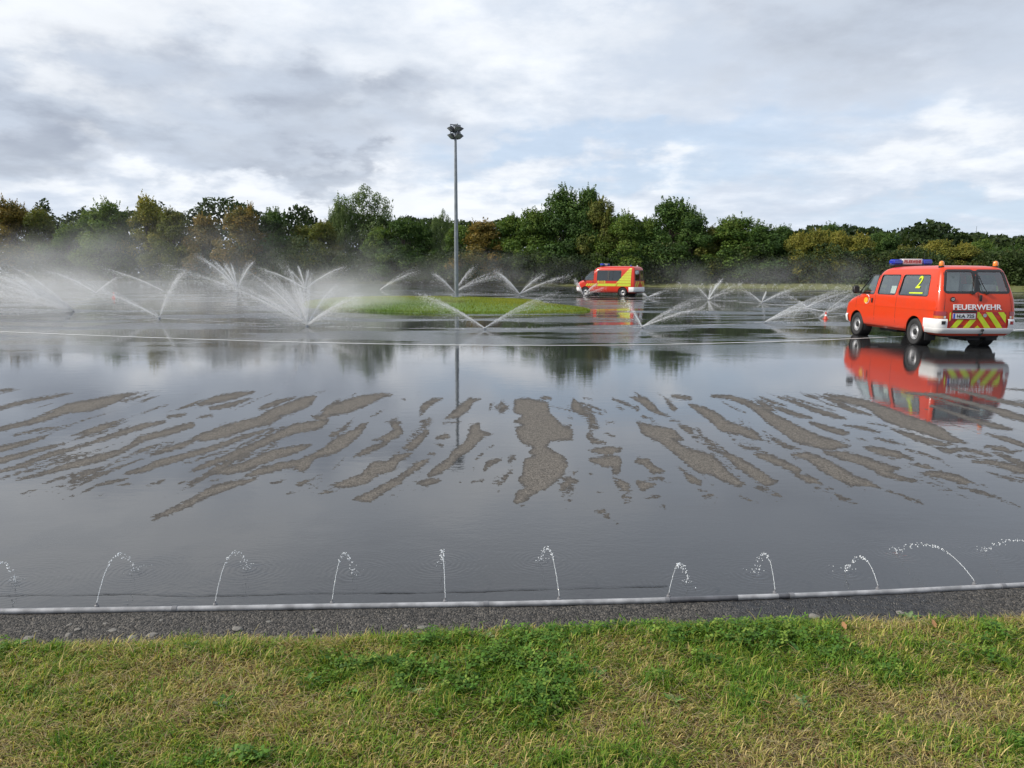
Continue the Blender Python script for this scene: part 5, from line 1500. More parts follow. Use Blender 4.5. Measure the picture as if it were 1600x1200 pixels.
    def rear_text(name, body_, xc, zc_, wdt, hgt_, e, mat, parent, off):
        b = text_fit(body_, wdt, hgt_, .004, off)
        for v_ in b.verts:
            x, z = xc + v_.co.x, zc_ + v_.co.y
            v_.co = Vector((x, Sh.rear_y(x, z) - e - v_.co.z, z))
        return link(name, bm_mesh(name, b), mat, parent)
    rear_text('plate_text', 'H:A 725', -.305, (pz0 + pz1) / 2, .40, .075, .024, BLACK, lp, .012)
    rear_text('lettering', 'FEUERWEHR', -.02, .965, 1.13, .125, .006, SILV, root, .016)
    # tow hitch, underbody, flaps
    bm = bmesh.new()
    v, f = tube_np(np.array([(.09, -2.30, .33), (.09, -2.48, .33), (.09, -2.54, .37), (.09, -2.54, .42)]), .022, 8)
    vs = [bm.verts.new(p_) for p_ in v]
    for q_ in f: bm.faces.new([vs[i] for i in dict.fromkeys(q_)])
    bmesh.ops.create_uvsphere(bm, u_segments=14, v_segments=10, radius=.036, matrix=Matrix.Translation((.09, -2.54, .44)))
    link('tow_ball', bm_mesh('tow_ball', bm, 50), BLACK, root)
    bm = bmesh.new()
    add_box(bm, (0, -.05, .42), (1.16, 4.3, .26)); add_box(bm, (0, -2.05, .31), (1.3, .5, .12)); add_box(bm, (.2, -1.7, .24), (.35, .7, .18)); add_box(bm, (0, -1.46, .32), (1.4, .12, .12)); add_box(bm, (0, 1.46, .32), (1.4, .12, .12)); add_box(bm, (-.3, .4, .27), (.5, .9, .14))
    bmesh.ops.bevel(bm, geom=list(bm.edges), offset=.02, segments=1, affect='EDGES')
    link('underbody', bm_mesh('underbody', bm, 40), BLACK, root)
    for sx in (-1, 1):
        for y in (-1.46, 1.46):
            l_ = lathe_mesh('wheel_arch_liner', [(0.001, -.28), (.373, -.28), (.373, -.012)], 32, 'X', 40, False)
            o = link('wheel_arch_liner', l_, BLACK, root, (sx * .905, y, .34))
            if sx < 0: o.rotation_euler = (0, 0, math.pi)
        link('mud_flap', box_mesh('mud_flap', (sx * .745, -1.90, .28), (.27, .015, .26), .005), BLACK, root)
        link('mud_flap', box_mesh('mud_flap', (sx * .77, 1.05, .28), (.22, .015, .20), .005), BLACK, root)
    make_wheels(root, .80, (-1.46, 1.46), .325, .205, .195)
    # interior
    link('cabin_floor', box_mesh('cabin_floor', (0, -.3, .60), (1.66, 3.6, .03), .005), DARKIN, root)
    link('dashboard', box_mesh('dashboard', (0, 1.42, 1.05), (1.60, .45, .28), .06), DARKIN, root)
    wh = link('steering_wheel', tubes_mesh('steering_wheel', [([(.20 * math.cos(a), .20 * math.sin(a), 0) for a in np.linspace(0, 6.283, 25)], .016)], 6), BLACK, root, (-.38, 1.08, 1.20)); wh.rotation_euler = (math.radians(40), 0, 0)
    seat(root, -.40, .72, .82); seat(root, .40, .72, .82, .50)
    seat(root, -.15, -.30, .80, 1.15); seat(root, -.05, -1.22, .80, 1.30)
    link('load_panel', box_mesh('load_panel', (-.43, -1.93, 1.34), (.50, .03, .84), .01), GREYIN, root)
    link('load_box', box_mesh('load_box', (.38, -1.85, 1.22), (.66, .25, .52), .02), GREYIN, root)
    bm = bmesh.new()
    add_box(bm, (.46, -1.86, 1.56), (.36, .2, .16)); add_box(bm, (.40, -1.86, 1.66), (.2, .16, .08))
    bmesh.ops.bevel(bm, geom=list(bm.edges), offset=.03, segments=2, affect='EDGES')
    link('load_bag', bm_mesh('load_bag', bm, 40), DARKIN, root)
    # window sheet, lime number
    def side_pt(y, z, e): return (-(Sh.w(z) + e), y, z)
    link('paper_sheet', poly_mesh('paper_sheet', [side_pt(y, z, -.030) for y, z in ((-.40, 1.23), (-.16, 1.23), (-.16, 1.42), (-.40, 1.42))], (-1, 0, 0), .002), PAPER, root)
    b = text_fit('2', .22, .30, .004, .015, .25)
    for v_ in b.verts:
        y, z = -1.40 - v_.co.x, 1.53 + v_.co.y
        v_.co = Vector(side_pt(y, z, -.010 + v_.co.z))
    link('window_number', bm_mesh('window_number', b), LIME, root)
    q_ = dense([(-1.08, 1.245), (-1.66, 1.25), (-1.66, 1.285), (-1.08, 1.275)], .1)
    link('window_stripe', poly_mesh('window_stripe', [side_pt(y, z, -.008) for y, z in q_], (-1, 0, 0), .003), LIME, root)
    # door emblem
    em = link('emblem', lathe_mesh('emblem', [(.085, 0), (.085, .004), (0, .004)], 24, 'X', 30), YEL, root, (-(Sh.w(1.0) + .003), .97, 1.01)); em.scale = (-1, 1.25, .9); em.rotation_euler = (math.radians(-14), 0, 0)
    link('emblem_ring', tubes_mesh('emblem_ring', [([(0.006, -.05 + .11 * math.cos(a), .02 + .13 * math.sin(a)) for a in np.linspace(1.6, 5.4, 18)], .009)], 6), SILV, em)
    # handles, mirrors, lamps
    for sx in (-1, 1):
        link('door_handle', box_mesh('door_handle', (sx * (Sh.w(1.0) + .018), .62, 1.02), (.03, .05, .13), .014), BLACK, root)
        bm = bmesh.new()
        add_box(bm, (sx * 1.03, 1.36, 1.30), (.19, .10, .22)); bmesh.ops.bevel(bm, geom=list(bm.edges), offset=.035, segments=3, affect='EDGES')
        add_box(bm, (sx * .93, 1.33, 1.22), (.10, .05, .05))
        link('mirror', bm_mesh('mirror', bm, 45), BLACK, root)
        b0 = link('amber_beacon', lathe_mesh('amber_beacon', [(.052, 0), (.055, .02), (.058, .07), (.045, .11), (.02, .128), (0, .13)], 20, 'Z', 50), AMBER, root, (sx * .645, -1.95, 1.90))
        link('beacon_foot', lathe_mesh('beacon_foot', [(.06, -.06), (.06, .012), (.05, .015)], 16), BLACK, b0)
    hl = wrap_mesh('headlight', Sh, [(lambda x, y: (x < -.48) & (x > -.86) & (y > 1.9), [(.70, -.01), (.705, .006), (.83, .006), (.835, -.01)])], True)
    link('headlight', hl, SIGNW, root)
    hl2 = hl.copy(); hl2.transform(Matrix.Diagonal((-1, 1, 1, 1))); link('headlight', hl2, SIGNW, root)
    # roof light bar
    lb = link('light_bar', box_mesh('light_bar', (-.06, .42, 1.955), (1.06, .24, .05), .012), BLACK, root)
    for sx in (-1, 1):
        bm = bmesh.new()
        add_box(bm, (-.06 + sx * .40, .42, 2.045), (.26, .25, .135)); bmesh.ops.bevel(bm, geom=list(bm.edges), offset=.03, segments=3, affect='EDGES')
        link('blue_lamp', bm_mesh('blue_lamp', bm, 45), BLUE_M, lb)
    lb2 = link('sign_box', box_mesh('sign_box', (-.06, .42, 2.05), (.52, .20, .15), .01), SIGNW, lb)
    b = text_fit('FEUERWEHR', .46, .085, .003, .03)
    for v_ in b.verts: v_.co = Vector((-.06 + v_.co.x, .318 - v_.co.z, 2.05 + v_.co.y))
    link('sign_text', bm_mesh('sign_text', b), CRIM, lb)
    link('antenna', lathe_mesh('antenna', [(.008, 0), (.004, .35)], 6), BLACK, root, (.05, .0, 1.92))
    return root
near_van()

def far_van():
    g = (7.75, 59.6)
    root = tag(empty('fire_van', (g[0], g[1], 0.0), math.radians(57)), 'far red fire service van with lime stripes driving behind the turf island', 'van', 'red fire service vans on the wet track')
    Sh = Shape([.28, .36, .46, .66, .90, 1.06, 1.16, 1.26, 1.40, 1.62, 1.88, 2.08, 2.18, 2.25, 2.31, 2.345, 2.36],
               [-2.50, -2.56, -2.58, -2.59, -2.59, -2.585, -2.58, -2.575, -2.565, -2.55, -2.53, -2.50, -2.47, -2.42, -2.30, -2.0, -1.5],
               [2.50, 2.60, 2.64, 2.66, 2.60, 2.48, 2.32, 2.08, 1.88, 1.62, 1.34, 1.10, .98, .86, .66, .3, .0],
               [.86, .94, .97, .985, .99, .99, .985, .975, .96, .935, .90, .865, .835, .79, .70, .55, .34], rr=.10, rf=.40)
    me = bpy.data.meshes.new('body'); bm = Sh.solid(); bm.to_mesh(me); bm.free()
    body = link('body', me)
    sw = {'band': [(-1.42, 1.24), (.62, 1.24), (.62, 2.00), (-1.42, 2.00)], 'cab': [(.94, 1.26), (1.88, 1.26), (1.80, 1.36), (1.22, 1.90), (1.10, 1.96), (.94, 1.96)]}
    sw = {k: round_poly(v, .07) for k, v in sw.items()}
    rw = {s: round_poly([(s * .06, 1.26), (s * .84, 1.26), (s * .77, 2.02), (s * .06, 2.02)], .07) for s in (-1, 1)}
    wind = round_poly([(-.84, 1.34), (.84, 1.34), (.74, 2.08), (-.74, 2.08)], .08)
    def arch(y, sx):
        b = bmesh.new()
        bmesh.ops.create_cone(b, cap_ends=True, segments=40, radius1=.41, radius2=.41, depth=.5, matrix=Matrix.Translation((sx * .92, y, .36)) @ Matrix.Rotation(math.pi / 2, 4, 'Y'))
        return b
    cut(body, [Sh.solid(.05, .44, 2.28)])
    cut(body, [prism(p, 'X', -1.4, 1.4) for p in sw.values()] + [prism(p, 'Y', -3, -2.0) for p in rw.values()] + [prism(wind, 'Y', .5, 3)])
    cut(body, [arch(y, sx) for y in (-1.60, 1.65) for sx in (-1, 1)])
    body.parent = root
    body.data.materials.clear(); body.data.materials.append(RED2)
    body.data.polygons.foreach_set('use_smooth', np.ones(len(body.data.polygons), bool)); body.data.set_sharp_from_angle(angle=math.radians(28))
    for k, p in sw.items():
        for sx in (-1, 1):
            q = dense(p)
            link('window', poly_mesh('window', [(sx * (Sh.w(z) - .012), y, z) for y, z in q], (sx, 0, 0), .005), GLASSD if k == 'band' else GLASS, root)
            link('window_seal', ring_mesh('window_seal', [(sx * (Sh.w(z) + .003), y, z) for y, z in grow(q, .03)], [(sx * (Sh.w(z) + .003), y, z) for y, z in grow(q, -.012)], (sx, 0, 0), .02), BLACK, root)
    for s, p in rw.items():
        q = dense(p)
        link('rear_window', poly_mesh('rear_window', [(x, Sh.rear_y(x, z) + .012, z) for x, z in q], (0, -1, 0), .005), GLASS, root)
        link('window_seal', ring_mesh('window_seal', [(x, Sh.rear_y(x, z) - .004, z) for x, z in grow(q, .03)], [(x, Sh.rear_y(x, z) - .004, z) for x, z in grow(q, -.012)], (0, -1, 0), .02), BLACK, root)
    def front_y(x, z):
        yr, yf, w = Sh.at(z); return yf - Sh.bowf * (min(1, abs(x) / w)) ** 2
    link('windscreen', poly_mesh('windscreen', [(x, front_y(x, z) - .02, z) for x, z in dense(wind)], (0, 1, 0), .006), GLASS, root)
    def side_patch(name, poly, e, th, mat, parent=root, sides=(-1, 1)):
        for sx in sides:
            q_ = dense(poly, .12)
            o = link(name, poly_mesh(name, [(sx * (Sh.w(z) + e), y, z) for y, z in q_], (sx, 0, 0), th), mat, parent)
        return o
    side_patch('window_pillar', [(-.42, 1.26), (-.28, 1.26), (-.28, 1.98), (-.42, 1.98)], .004, .012, BLACK)
    # lime band, slashes and the stepped rear triangle
    zb0, zb1 = .80, 1.00
    def slant(y_front, y_rear, f1=.13, f2=.13): return [(y_front, zb0), (y_front - f1, zb1), (y_rear - f2, zb1), (y_rear, zb0)]
    side_patch('lime_band', slant(.62, -1.00), .004, .006, LIME2)
    for k in range(5): side_patch('lime_slash', slant(1.62 - k * .19, 1.50 - k * .19), .004, .006, LIME2)
    side_patch('lime_band', slant(-1.08, -2.28, .13, 0), .004, .006, LIME2)
    zz_ = 1.025
    hs = [.20, .18, .15, .12, .11, .10, .085, .07]
    for h_ in hs:
        z1_ = zz_ + h_
        yf0 = -1.02 - (zz_ - 1.0) * .92; yf1 = -1.02 - (z1_ - 1.0) * .92
        side_patch('lime_bar', [(yf0, zz_), (yf1, z1_), (-2.28, z1_), (-2.28, zz_)], .012, .014, LIME2)
        zz_ = z1_ + .022
    for sx in (-1, 1):
        b = text_fit('0·112', .70, .20, .003, .04)
        for v_ in b.verts:
            y, z = .22 + sx * v_.co.x, 1.13 + v_.co.y
            v_.co = Vector((sx * (Sh.w(z) + .004 + v_.co.z), y, z))
        link('lettering', bm_mesh('lettering', b), LIME2, root)
    for y in (.80, -.72): side_patch('door_seam', [(y - .006, .45), (y + .006, .45), (y + .006, 2.1), (y - .006, 2.1)], .002, .008, BLACK)
    side_patch('sill_trim', [(-1.15, .44), (1.2, .44), (1.2, .52), (-1.15, .52)], .01, .02, RED2)
    # rear stripes
    def rear_patch(name, poly, e, th, mat):
        return link(name, poly_mesh(name, [(x, Sh.rear_y(x, z) - e, z) for x, z in dense(poly, .08)], (0, -1, 0), th), mat, root)
    for s in (-1, 1):
        for k in range(3):
            a = .12 + k * .34
            pc = clip_poly([(s * a, 1.18), (s * (a + .17), 1.18), (s * (a + .17 + .5), .56), (s * (a + .5), .56)], min(s * .05, s * .86), max(s * .05, s * .86), .56, 1.18)
            if len(pc) > 2: rear_patch('stripe', pc, .006, .006, LIME2)
        rear_patch('tail_light', [(s * .87, .80), (s * .96, .80), (s * .96, 1.25), (s * .87, 1.25)], .008, .02, TAILR)
    rear_patch('door_seam', [(-.007, .52), (.007, .52), (.007, 1.24), (-.007, 1.24)], .003, .01, BLACK)
    link('bumper', wrap_mesh('bumper', Sh, [(lambda x, y: y < -2.05, [(.36, -.03), (.365, .03), (.46, .06), (.54, .05), (.56, -.02)]), (lambda x, y: (np.abs(x) > .80) & (y < -2.05), [(.55, .04), (.66, .03), (.74, .01), (.75, -.02)])]), WHITE, root)
    link('step', box_mesh('step', (0, -2.72, .36), (1.5, .22, .05), .01), BLACK, root)
    link('bumper', wrap_mesh('bumper', Sh, [(lambda x, y: y > 2.0, [(.28, -.03), (.29, .02), (.42, .04), (.64, .03), (.70, .005), (.705, -.02)])], True), WHITE, root)
    for sx in (-1, 1):
        for y in (-1.60, 1.65):
            o = link('wheel_arch_liner', lathe_mesh('wheel_arch_liner', [(0.001, -.30), (.408, -.30), (.408, -.012)], 32, 'X', 40, False), BLACK, root, (sx * .975, y, .36))
            if sx < 0: o.rotation_euler = (0, 0, math.pi)
        bm = bmesh.new()
        add_box(bm, (sx * 1.12, 1.86, 1.42), (.20, .12, .32)); bmesh.ops.bevel(bm, geom=list(bm.edges), offset=.04, segments=3, affect='EDGES')
        add_box(bm, (sx * 1.01, 1.82, 1.30), (.12, .06, .06))
        link('mirror', bm_mesh('mirror', bm, 45), BLACK, root)
        link('door_handle', box_mesh('door_handle', (sx * (Sh.w(1.1) + .015), .98, 1.12), (.03, .16, .05), .012), BLACK, root)
        hl = wrap_mesh('headlight', Sh, [(lambda x, y: (x < -.52) & (x > -.95) & (y > 1.9), [(.78, -.01), (.785, .006), (1.0, .006), (1.005, -.01)])], True)
        if sx > 0: hl.transform(Matrix.Diagonal((-1, 1, 1, 1)))
        link('headlight', hl, SIGNW, root)
    make_wheels(root, .87, (-1.60, 1.65), .35, .225, .205)
    bm = bmesh.new()
    add_box(bm, (0, 0, .44), (1.24, 4.7, .24)); add_box(bm, (0, -1.6, .34), (1.5, .14, .14)); add_box(bm, (0, -2.1, .36), (1.2, .7, .16))
    link('underbody', bm_mesh('underbody', bm, 40), BLACK, root)
    link('cabin_floor', box_mesh('cabin_floor', (0, -.3, .64), (1.8, 4.2, .03), .005), DARKIN, root)
    link('dashboard', box_mesh('dashboard', (0, 1.75, 1.15), (1.7, .5, .3), .06), DARKIN, root)
    for x, y in ((-.42, 1.0), (.42, 1.0)): seat(root, x, y, .95, .5)
    seat(root, -.1, -.1, .95, 1.4); seat(root, -.1, -1.1, .95, 1.4)
    link('paper_sheet', poly_mesh('paper_sheet', [(-(Sh.w(z) - .03), y, z) for y, z in ((-1.04, 1.70), (-.96, 1.70), (-.96, 1.98), (-1.04, 1.98))], (-1, 0, 0), .002), PAPER, root)
    lb = link('light_bar', box_mesh('light_bar', (0, .42, 2.40), (1.3, .26, .06), .012), BLACK, root)
    for sx in (-1, 1):
        bm = bmesh.new()
        add_box(bm, (sx * .45, .42, 2.49), (.38, .27, .14)); bmesh.ops.bevel(bm, geom=list(bm.edges), offset=.03, segments=3, affect='EDGES')
        link('blue_lamp', bm_mesh('blue_lamp', bm, 45), BLUE_M, lb)
    link('sign_box', box_mesh('sign_box', (0, .42, 2.49), (.5, .22, .15), .01), SIGNW, lb)
    for sx in (-1, 1): link('rear_beacon', lathe_mesh('rear_beacon', [(.05, -.06), (.05, .05), (.02, .08), (0, .08)], 14), BLUE_M if sx < 0 else SIGNW, root, (sx * .6, -2.1, 2.36))
    return root
far_van()
# ------------------------------------------------------------------ water: jets, sprays, drifting mist
m, nt = newmat('water_drops')
d = nd(nt, 'ShaderNodeBsdfPrincipled', {'Base Color': (0.97, 0.98, 0.99, 1), 'Roughness': 0.25, 'IOR': 1.33})
tsl = nd(nt, 'ShaderNodeBsdfTranslucent', {0: (0.97, 0.98, 0.99, 1)})
outm(nt, nd(nt, 'ShaderNodeMixShader', {0: 0.5, 1: d.outputs[0], 2: tsl.outputs[0]}).outputs[0])
DROP = m
m, nt = newmat('clear_water')
d = nd(nt, 'ShaderNodeBsdfPrincipled', {'Base Color': (0.92, 0.94, 0.95, 1), 'Roughness': 0.06, 'IOR': 1.33, 'Transmission Weight': 0.55})
outm(nt, d.outputs[0])
CLEARW = m

def splinters(C, A, L, Wd):
    n = len(C)
    A = A / (np.linalg.norm(A, axis=1)[:, None] + 1e-9)
    r = np.tile(np.array([0.31, 0.77, 0.55]), (n, 1))
    e1 = np.cross(A, r); e1 /= np.linalg.norm(e1, axis=1)[:, None] + 1e-9
    e2 = np.cross(A, e1)
    L, Wd = L[:, None], Wd[:, None]
    v = np.stack([C + A * L * .55, C - A * L * .45 + e1 * Wd * .6, C - A * L * .45 - e1 * Wd * .3 + e2 * Wd * .52, C - A * L * .45 - e1 * Wd * .3 - e2 * Wd * .52], 1).reshape(-1, 3)
    k = np.arange(n)[:, None] * 4
    f = np.concatenate([k + [0, 1, 2], k + [0, 2, 3], k + [0, 3, 1], k + [1, 3, 2]], 1).reshape(-1, 3)
    return v, f

def jet_drops(P, apex, n, smax, s0, s1, rng, size, fade=1.0, full=False):
    """ballistic stream from P over apex; smax in units of apex distance"""
    d = apex[:2] - P[:2]
    h = apex[2] - P[2]
    s = rng.uniform(0, 1, n) ** fade * (0.82 + 0.2 * smax) * (1 - 0.45 * rng.uniform(0, 1, n) ** 2)
    L = np.linalg.norm(d)
    side = np.array([-d[1], d[0]]) / (L + 1e-9)
    lat = rng.normal(0, 1, n) * (s0 + s1 * s ** 1.5)
    ver = rng.normal(0, 1, n) * (s0 + s1 * s ** 1.5) - (rng.exponential(1, n) * s1 * s * 5.0) * (rng.uniform(0, 1, n) < 0.6)
    x = P[:2] + d[None] * s[:, None] + side[None] * lat[:, None]
    z = P[2] + h * ((2 * s - s * s) if full else (1.45 * s - 0.45 * s * s)) + ver
    z = np.maximum(z, 0.01)
    ax = np.c_[np.tile(d, (n, 1)), h * (1.45 - 0.9 * s)]
    ax = ax + rng.normal(0, .12, ax.shape) * np.linalg.norm(ax, axis=1)[:, None]
    q = size * rng.uniform(.5, 1.5, n)
    return np.c_[x, z], ax, q * rng.uniform(2, 5, n), q

NOZB = lathe_mesh('sprinkler_head', [(0.07, 0.0), (0.07, 0.015), (0.035, 0.02), (0.03, 0.05), (0.0, 0.052)], 12)
HEADS = [
 # head pixel, label, jets: (apex px, apex py, depth shift m, reach, amount, spread)
 ((115, 487), 'dense white fan of water jets at the far left', [((10, 433), -2, 2.2, 6.1, 1.6), ((-40, 436), -1, 2.0, 6.1, 1.6), ((-90, 440), 0, 2.0, 6.1, 1.8), ((-20, 424), 1, 2.0, 5.4, 1.6), ((8, 412), 2, 1.8, 3.4, 1.1), ((40, 452), -2, 2.6, 4.0, 1.5), ((-60, 452), -2, 2.0, 5.4, 1.8), ((60, 452), -3, 2.6, 3.4, 1.4), ((-130, 446), 1, 2.0, 5.4, 1.9)]),
 ((249, 498), 'pair of jets with one standing upright left of the big white fan', [((55, 420), 2, 1.5, 6, 1.0), ((110, 443), -1, 2.0, 3, 1.2), ((283, 426), 0, 1.9, 4.5, .8), ((232, 480), -1, 2, 1.2, 1.5)]),
 ((480, 510), 'big white fan of many jets left of the mast', [((268, 418), 1.5, 1.5, 8, .9), ((335, 436), 1, 1.7, 4.5, 1.0), ((388, 426), 2, 1.5, 4.5, .8), ((418, 420), 3, 1.5, 4, .8), ((449, 416), 2, 1.5, 3.2, .9), ((466, 440), 1, 1.6, 2.2, .9), ((482, 424), 3, 1.4, 3.6, .7), ((525, 448), 2, 1.6, 3.2, .7), ((555, 465), 0, 1.7, 3.2, .7), ((545, 474), -1, 1.7, 2.2, .8)]),
 ((757, 515), 'v shaped pair of jets below the mast', [((652, 461), 1, 1.5, 4.5, .75), ((868, 462), 2, 1.5, 3.8, .65)]),
 ((1003, 513), 'jets in front of the reflection of the far van', [((977, 470), 1, 1.4, 1.6, .6), ((1100, 467), 2, 1.4, 3.2, .45), ((1106, 480), 0, 1.4, 2.4, .45)]),
 ((1195, 505), 'flat jets left of the small orange cone', [((1296, 457), 2, 1.5, 3.8, .5), ((1270, 478), 0, 1.5, 1.8, .6), ((1330, 462), 1, 1.3, 2.0, .7)]),
 ((1281, 497), 'jets crossing behind the small orange cone', [((1328, 472), 1, 1.6, 2.0, .6), ((1350, 448), 3, 1.5, 2.6, .6)]),
 ((255, 455), 'far thin jet behind the upright jet at the left', [((163, 420), 0, 1.4, 4, .7)]),
 ((371, 452.5), 'far fan of jets rising before the dark trees left of the poplar', [((310, 402), 0, 1.35, 5, .6), ((334, 409), 1, 1.3, 4, .6), ((350, 414), 0, 1.3, 3, .6), ((361, 412), 2, 1.2, 3, .5), ((397, 408), 0, 1.3, 4, .6), ((350, 432), 0, 1.5, 2, .8)]),
 ((477, 451.5), 'far fan of thin jets right of the big white fan top', [((408, 420), 0, 1.5, 4.5, .6), ((466, 416), 0, 1.2, 3, .4), ((482, 422), 0, 1.2, 2.6, .35), ((537, 417), 0, 1.5, 3.4, .5), ((450, 420), 1, 1.3, 2.2, 1.4)]),
 ((594, 453), 'faint far jet midway between big fan and mast', [((652, 424), 0, 1.3, 2.4, .5)]),
 ((710, 457.5), 'far pair of jets right at the foot of the mast', [((678, 427), 0, 1.35, 3, .6), ((742, 416), 1, 1.3, 2.4, 1.0), ((778, 428), 0, 1.5, 3.6, .6)]),
 ((812, 460), 'far fan of jets left of the far van', [((776, 425), 0, 1.4, 3.6, .7), ((850, 428), 1, 1.4, 2.6, .7), ((888, 431), 0, 1.5, 3.2, .7), ((792, 440), 0, 1.4, 1.6, .8)]),
 ((912, 463), 'thin jets spraying in front of the front wheel of the far van', [((898, 437), 0, 1.3, 1.8, .4), ((932, 444), -1, 1.4, 1.4, .3), ((946, 449), -1, 1.4, 1.0, .35)]),
 ((1012, 465.5), 'small jet just right of the far van', [((1032, 457), 0, 1.4, .8, .4), ((1004, 458), 0, 1.4, .5, .4), ((1062, 449), 1, 1.4, .8, 1.0)]),
 ((1107, 469), 'thin curling jet with a faint round veil right of the far van', [((1128, 438), 0, 1.5, 2.4, .35), ((1112, 445), 1, 1.3, .9, .3), ((1168, 440), 2, 1.3, 1.0, .6), ((1085, 446), 2, 1.4, .9, .9), ((1150, 452), -1, 1.5, 1.0, .9)]),
 ((1190, 474), 'thin split jet in the middle of the wet track at the right', [((1198, 456), 0, 1.3, .9, .3), ((1240, 452), 1, 1.4, 1.5, .35), ((1160, 452), 1, 1.4, 1.0, 1.0), ((1262, 447), 2, 1.4, 1.2, .9)]),
 ((1261, 481), 'thin flat jet behind the cone jets', [((1340, 452), 1, 1.4, 2.0, .45), ((1220, 458), 1, 1.4, 1.0, 1.0), ((1318, 444), 3, 1.4, 1.4, .9)]),
 ((60, 464), 'far jets lost in the mist at the far left', [((-30, 424), 0, 1.5, 3.5, .8), ((20, 430), 0, 1.4, 2, .8)]),
 ((150, 458), 'far jet in the mist behind the left fans', [((80, 425), 0, 1.4, 3, .8), ((190, 430), 0, 1.4, 1.6, .8)])]
rng = np.random.default_rng(77)
for (hx, hy), lab, jets in HEADS:
    P = G(hx, hy); P[2] = 0.05
    root = tag(empty('water_spray', (P[0], P[1], 0.0)), lab, 'water spray', 'sprinkler sprays on the skid pan')
    link('sprinkler_head', NOZB, STEEL, root)
    Y = P[1]
    sz = 0.0022 + 0.00017 * Y
    for (ax, ay), dy, reach, amt, spr in jets:
        A = D(ax, ay, Y + dy)
        n = int(amt * 190 * (0.7 + 22.0 / Y))
        parts_ = []
        for q in range(4):      # each slot of the head throws a few strands
            Aq = A + rng.normal(0, 1, 3) * [0.05, 0.10, 0.045] * np.linalg.norm(A - P) * (0.4 + q * 0.3)
            parts_.append(jet_drops(P, Aq, n, reach, 0.003 + 0.0003 * Y, 0.080 * spr * (0.5 + Y / 60) * (0.5 + 0.5 * q), rng, sz * (0.95 - 0.10 * q), 0.9))
        C, Ax, L, Wd = (np.concatenate([p_[k_] for p_ in parts_]) for k_ in range(4))
        n2 = int(amt * 45)
        C2, A2, L2, W2 = jet_drops(P, A, n2, reach * .5, 0.003 + 0.0002 * Y, 0.012, rng, sz * 1.2, 0.8)
        v, f = splinters(np.vstack([C, C2]), np.vstack([Ax, A2]), np.concatenate([L, L2 * 1.4]), np.concatenate([Wd, W2]))
        o = link('jet', mesh_np('jet', v - np.array([P[0], P[1], 0]), f), DROP, root)
        o['kind'] = 'stuff'

# small arching jets of the pipe
def near_jet(base, apex, land, lab, seed):
    r = np.random.default_rng(seed)
    k = int(np.argmin(np.abs(pp[:, 0] - G(*base)[0])))
    B = pp[k] + np.array([0, 0.014, 0.028])
    L = G(*land)
    mid = (B + L) / 2
    hA = D(apex[0], apex[1], B[1] + (L[1] - B[1]) * .5)[2]
    hA = min(max(hA, 0.12), 0.6)
    root = tag(empty('water_jet', (B[0], B[1], 0)), lab, 'water jet', 'small arching jets along the pipe')
    a = math.sqrt(max(hA - B[2], .01)); b_ = math.sqrt(hA)
    t = np.linspace(0, 1, 260)
    # z(t) parabola through B (t=0) and ground (t=1) with top hA
    tm = a / (a + b_)
    def pos(t):
        z = hA - (hA - B[2]) * ((tm - t) / tm) ** 2 if np.isscalar(t) else hA - (hA - B[2]) * ((tm - t) / tm) ** 2
        x = B[0] + (L[0] - B[0]) * t; y = B[1] + (L[1] - B[1]) * t
        return np.stack([x, y, z], -1)
    ts = np.linspace(0, tm * 0.72, 46)
    ps = pos(ts) + r.normal(0, .0007, (46, 3))
    rad = 0.0014 * (1 + .5 * np.sin(np.arange(46) * 2.1 + seed) * np.linspace(0, 1, 46)) * np.linspace(1, .85, 46)
    o = link('stream', tubes_mesh('stream', [(ps - [B[0], B[1], 0], rad)], 7), CLEARW, root)
    bm = bmesh.new()
    tb = tm * 0.70
    while tb < 1.0:
        wob = 0.004 + 0.012 * max(0, tb - tm)
        c = pos(tb) + r.normal(0, wob, 3) * [1, 1, .7] - [B[0], B[1], 0]
        if c[2] > 0.006:
            s = r.uniform(.0014, .0036)
            mtx = Matrix.Translation(c) @ Matrix.Rotation(r.uniform(0, 3), 4, Vector(r.normal(0, 1, 3)).normalized()) @ Matrix.Diagonal((s, s * r.uniform(.7, 1.3), s * r.uniform(.9, 2.2), 1))
            bmesh.ops.create_icosphere(bm, subdivisions=2, radius=1.0, matrix=mtx)
        tb += r.uniform(.006, .026)
    for q in range(12):    # splash where it lands
        an, rr = r.uniform(0, 6.28), abs(r.normal(0, .035))
        s = r.uniform(.0012, .0035)
        bmesh.ops.create_icosphere(bm, subdivisions=1, radius=s, matrix=Matrix.Translation((L[0] - B[0] + math.cos(an) * rr, L[1] - B[1] + math.sin(an) * rr, r.uniform(.003, .03))))
    o = link('drops', bm_mesh('drops', bm, 60), CLEARW, root); o['kind'] = 'stuff'
JL = ['leftmost landing splash of the pipe jets at the picture edge', 'small arching jet above the group of pale stones at the left', 'small arching jet second from the left along the pipe', 'small arching jet third from the left with wide beads', 'straight upright small jet below the mast reflection',
      'small jet bending left near the middle of the pipe', 'lowest small jet at the start of the dark wet pipe stretch', 'small jet between the two dark pipe stretches', 'small jet above the grey stones at the right', 'longest small arching jet at the right', 'small arching jet at the right picture edge']
for k, (b, a, l) in enumerate(JETS): near_jet(b, a, l, JL[k], k + 3)

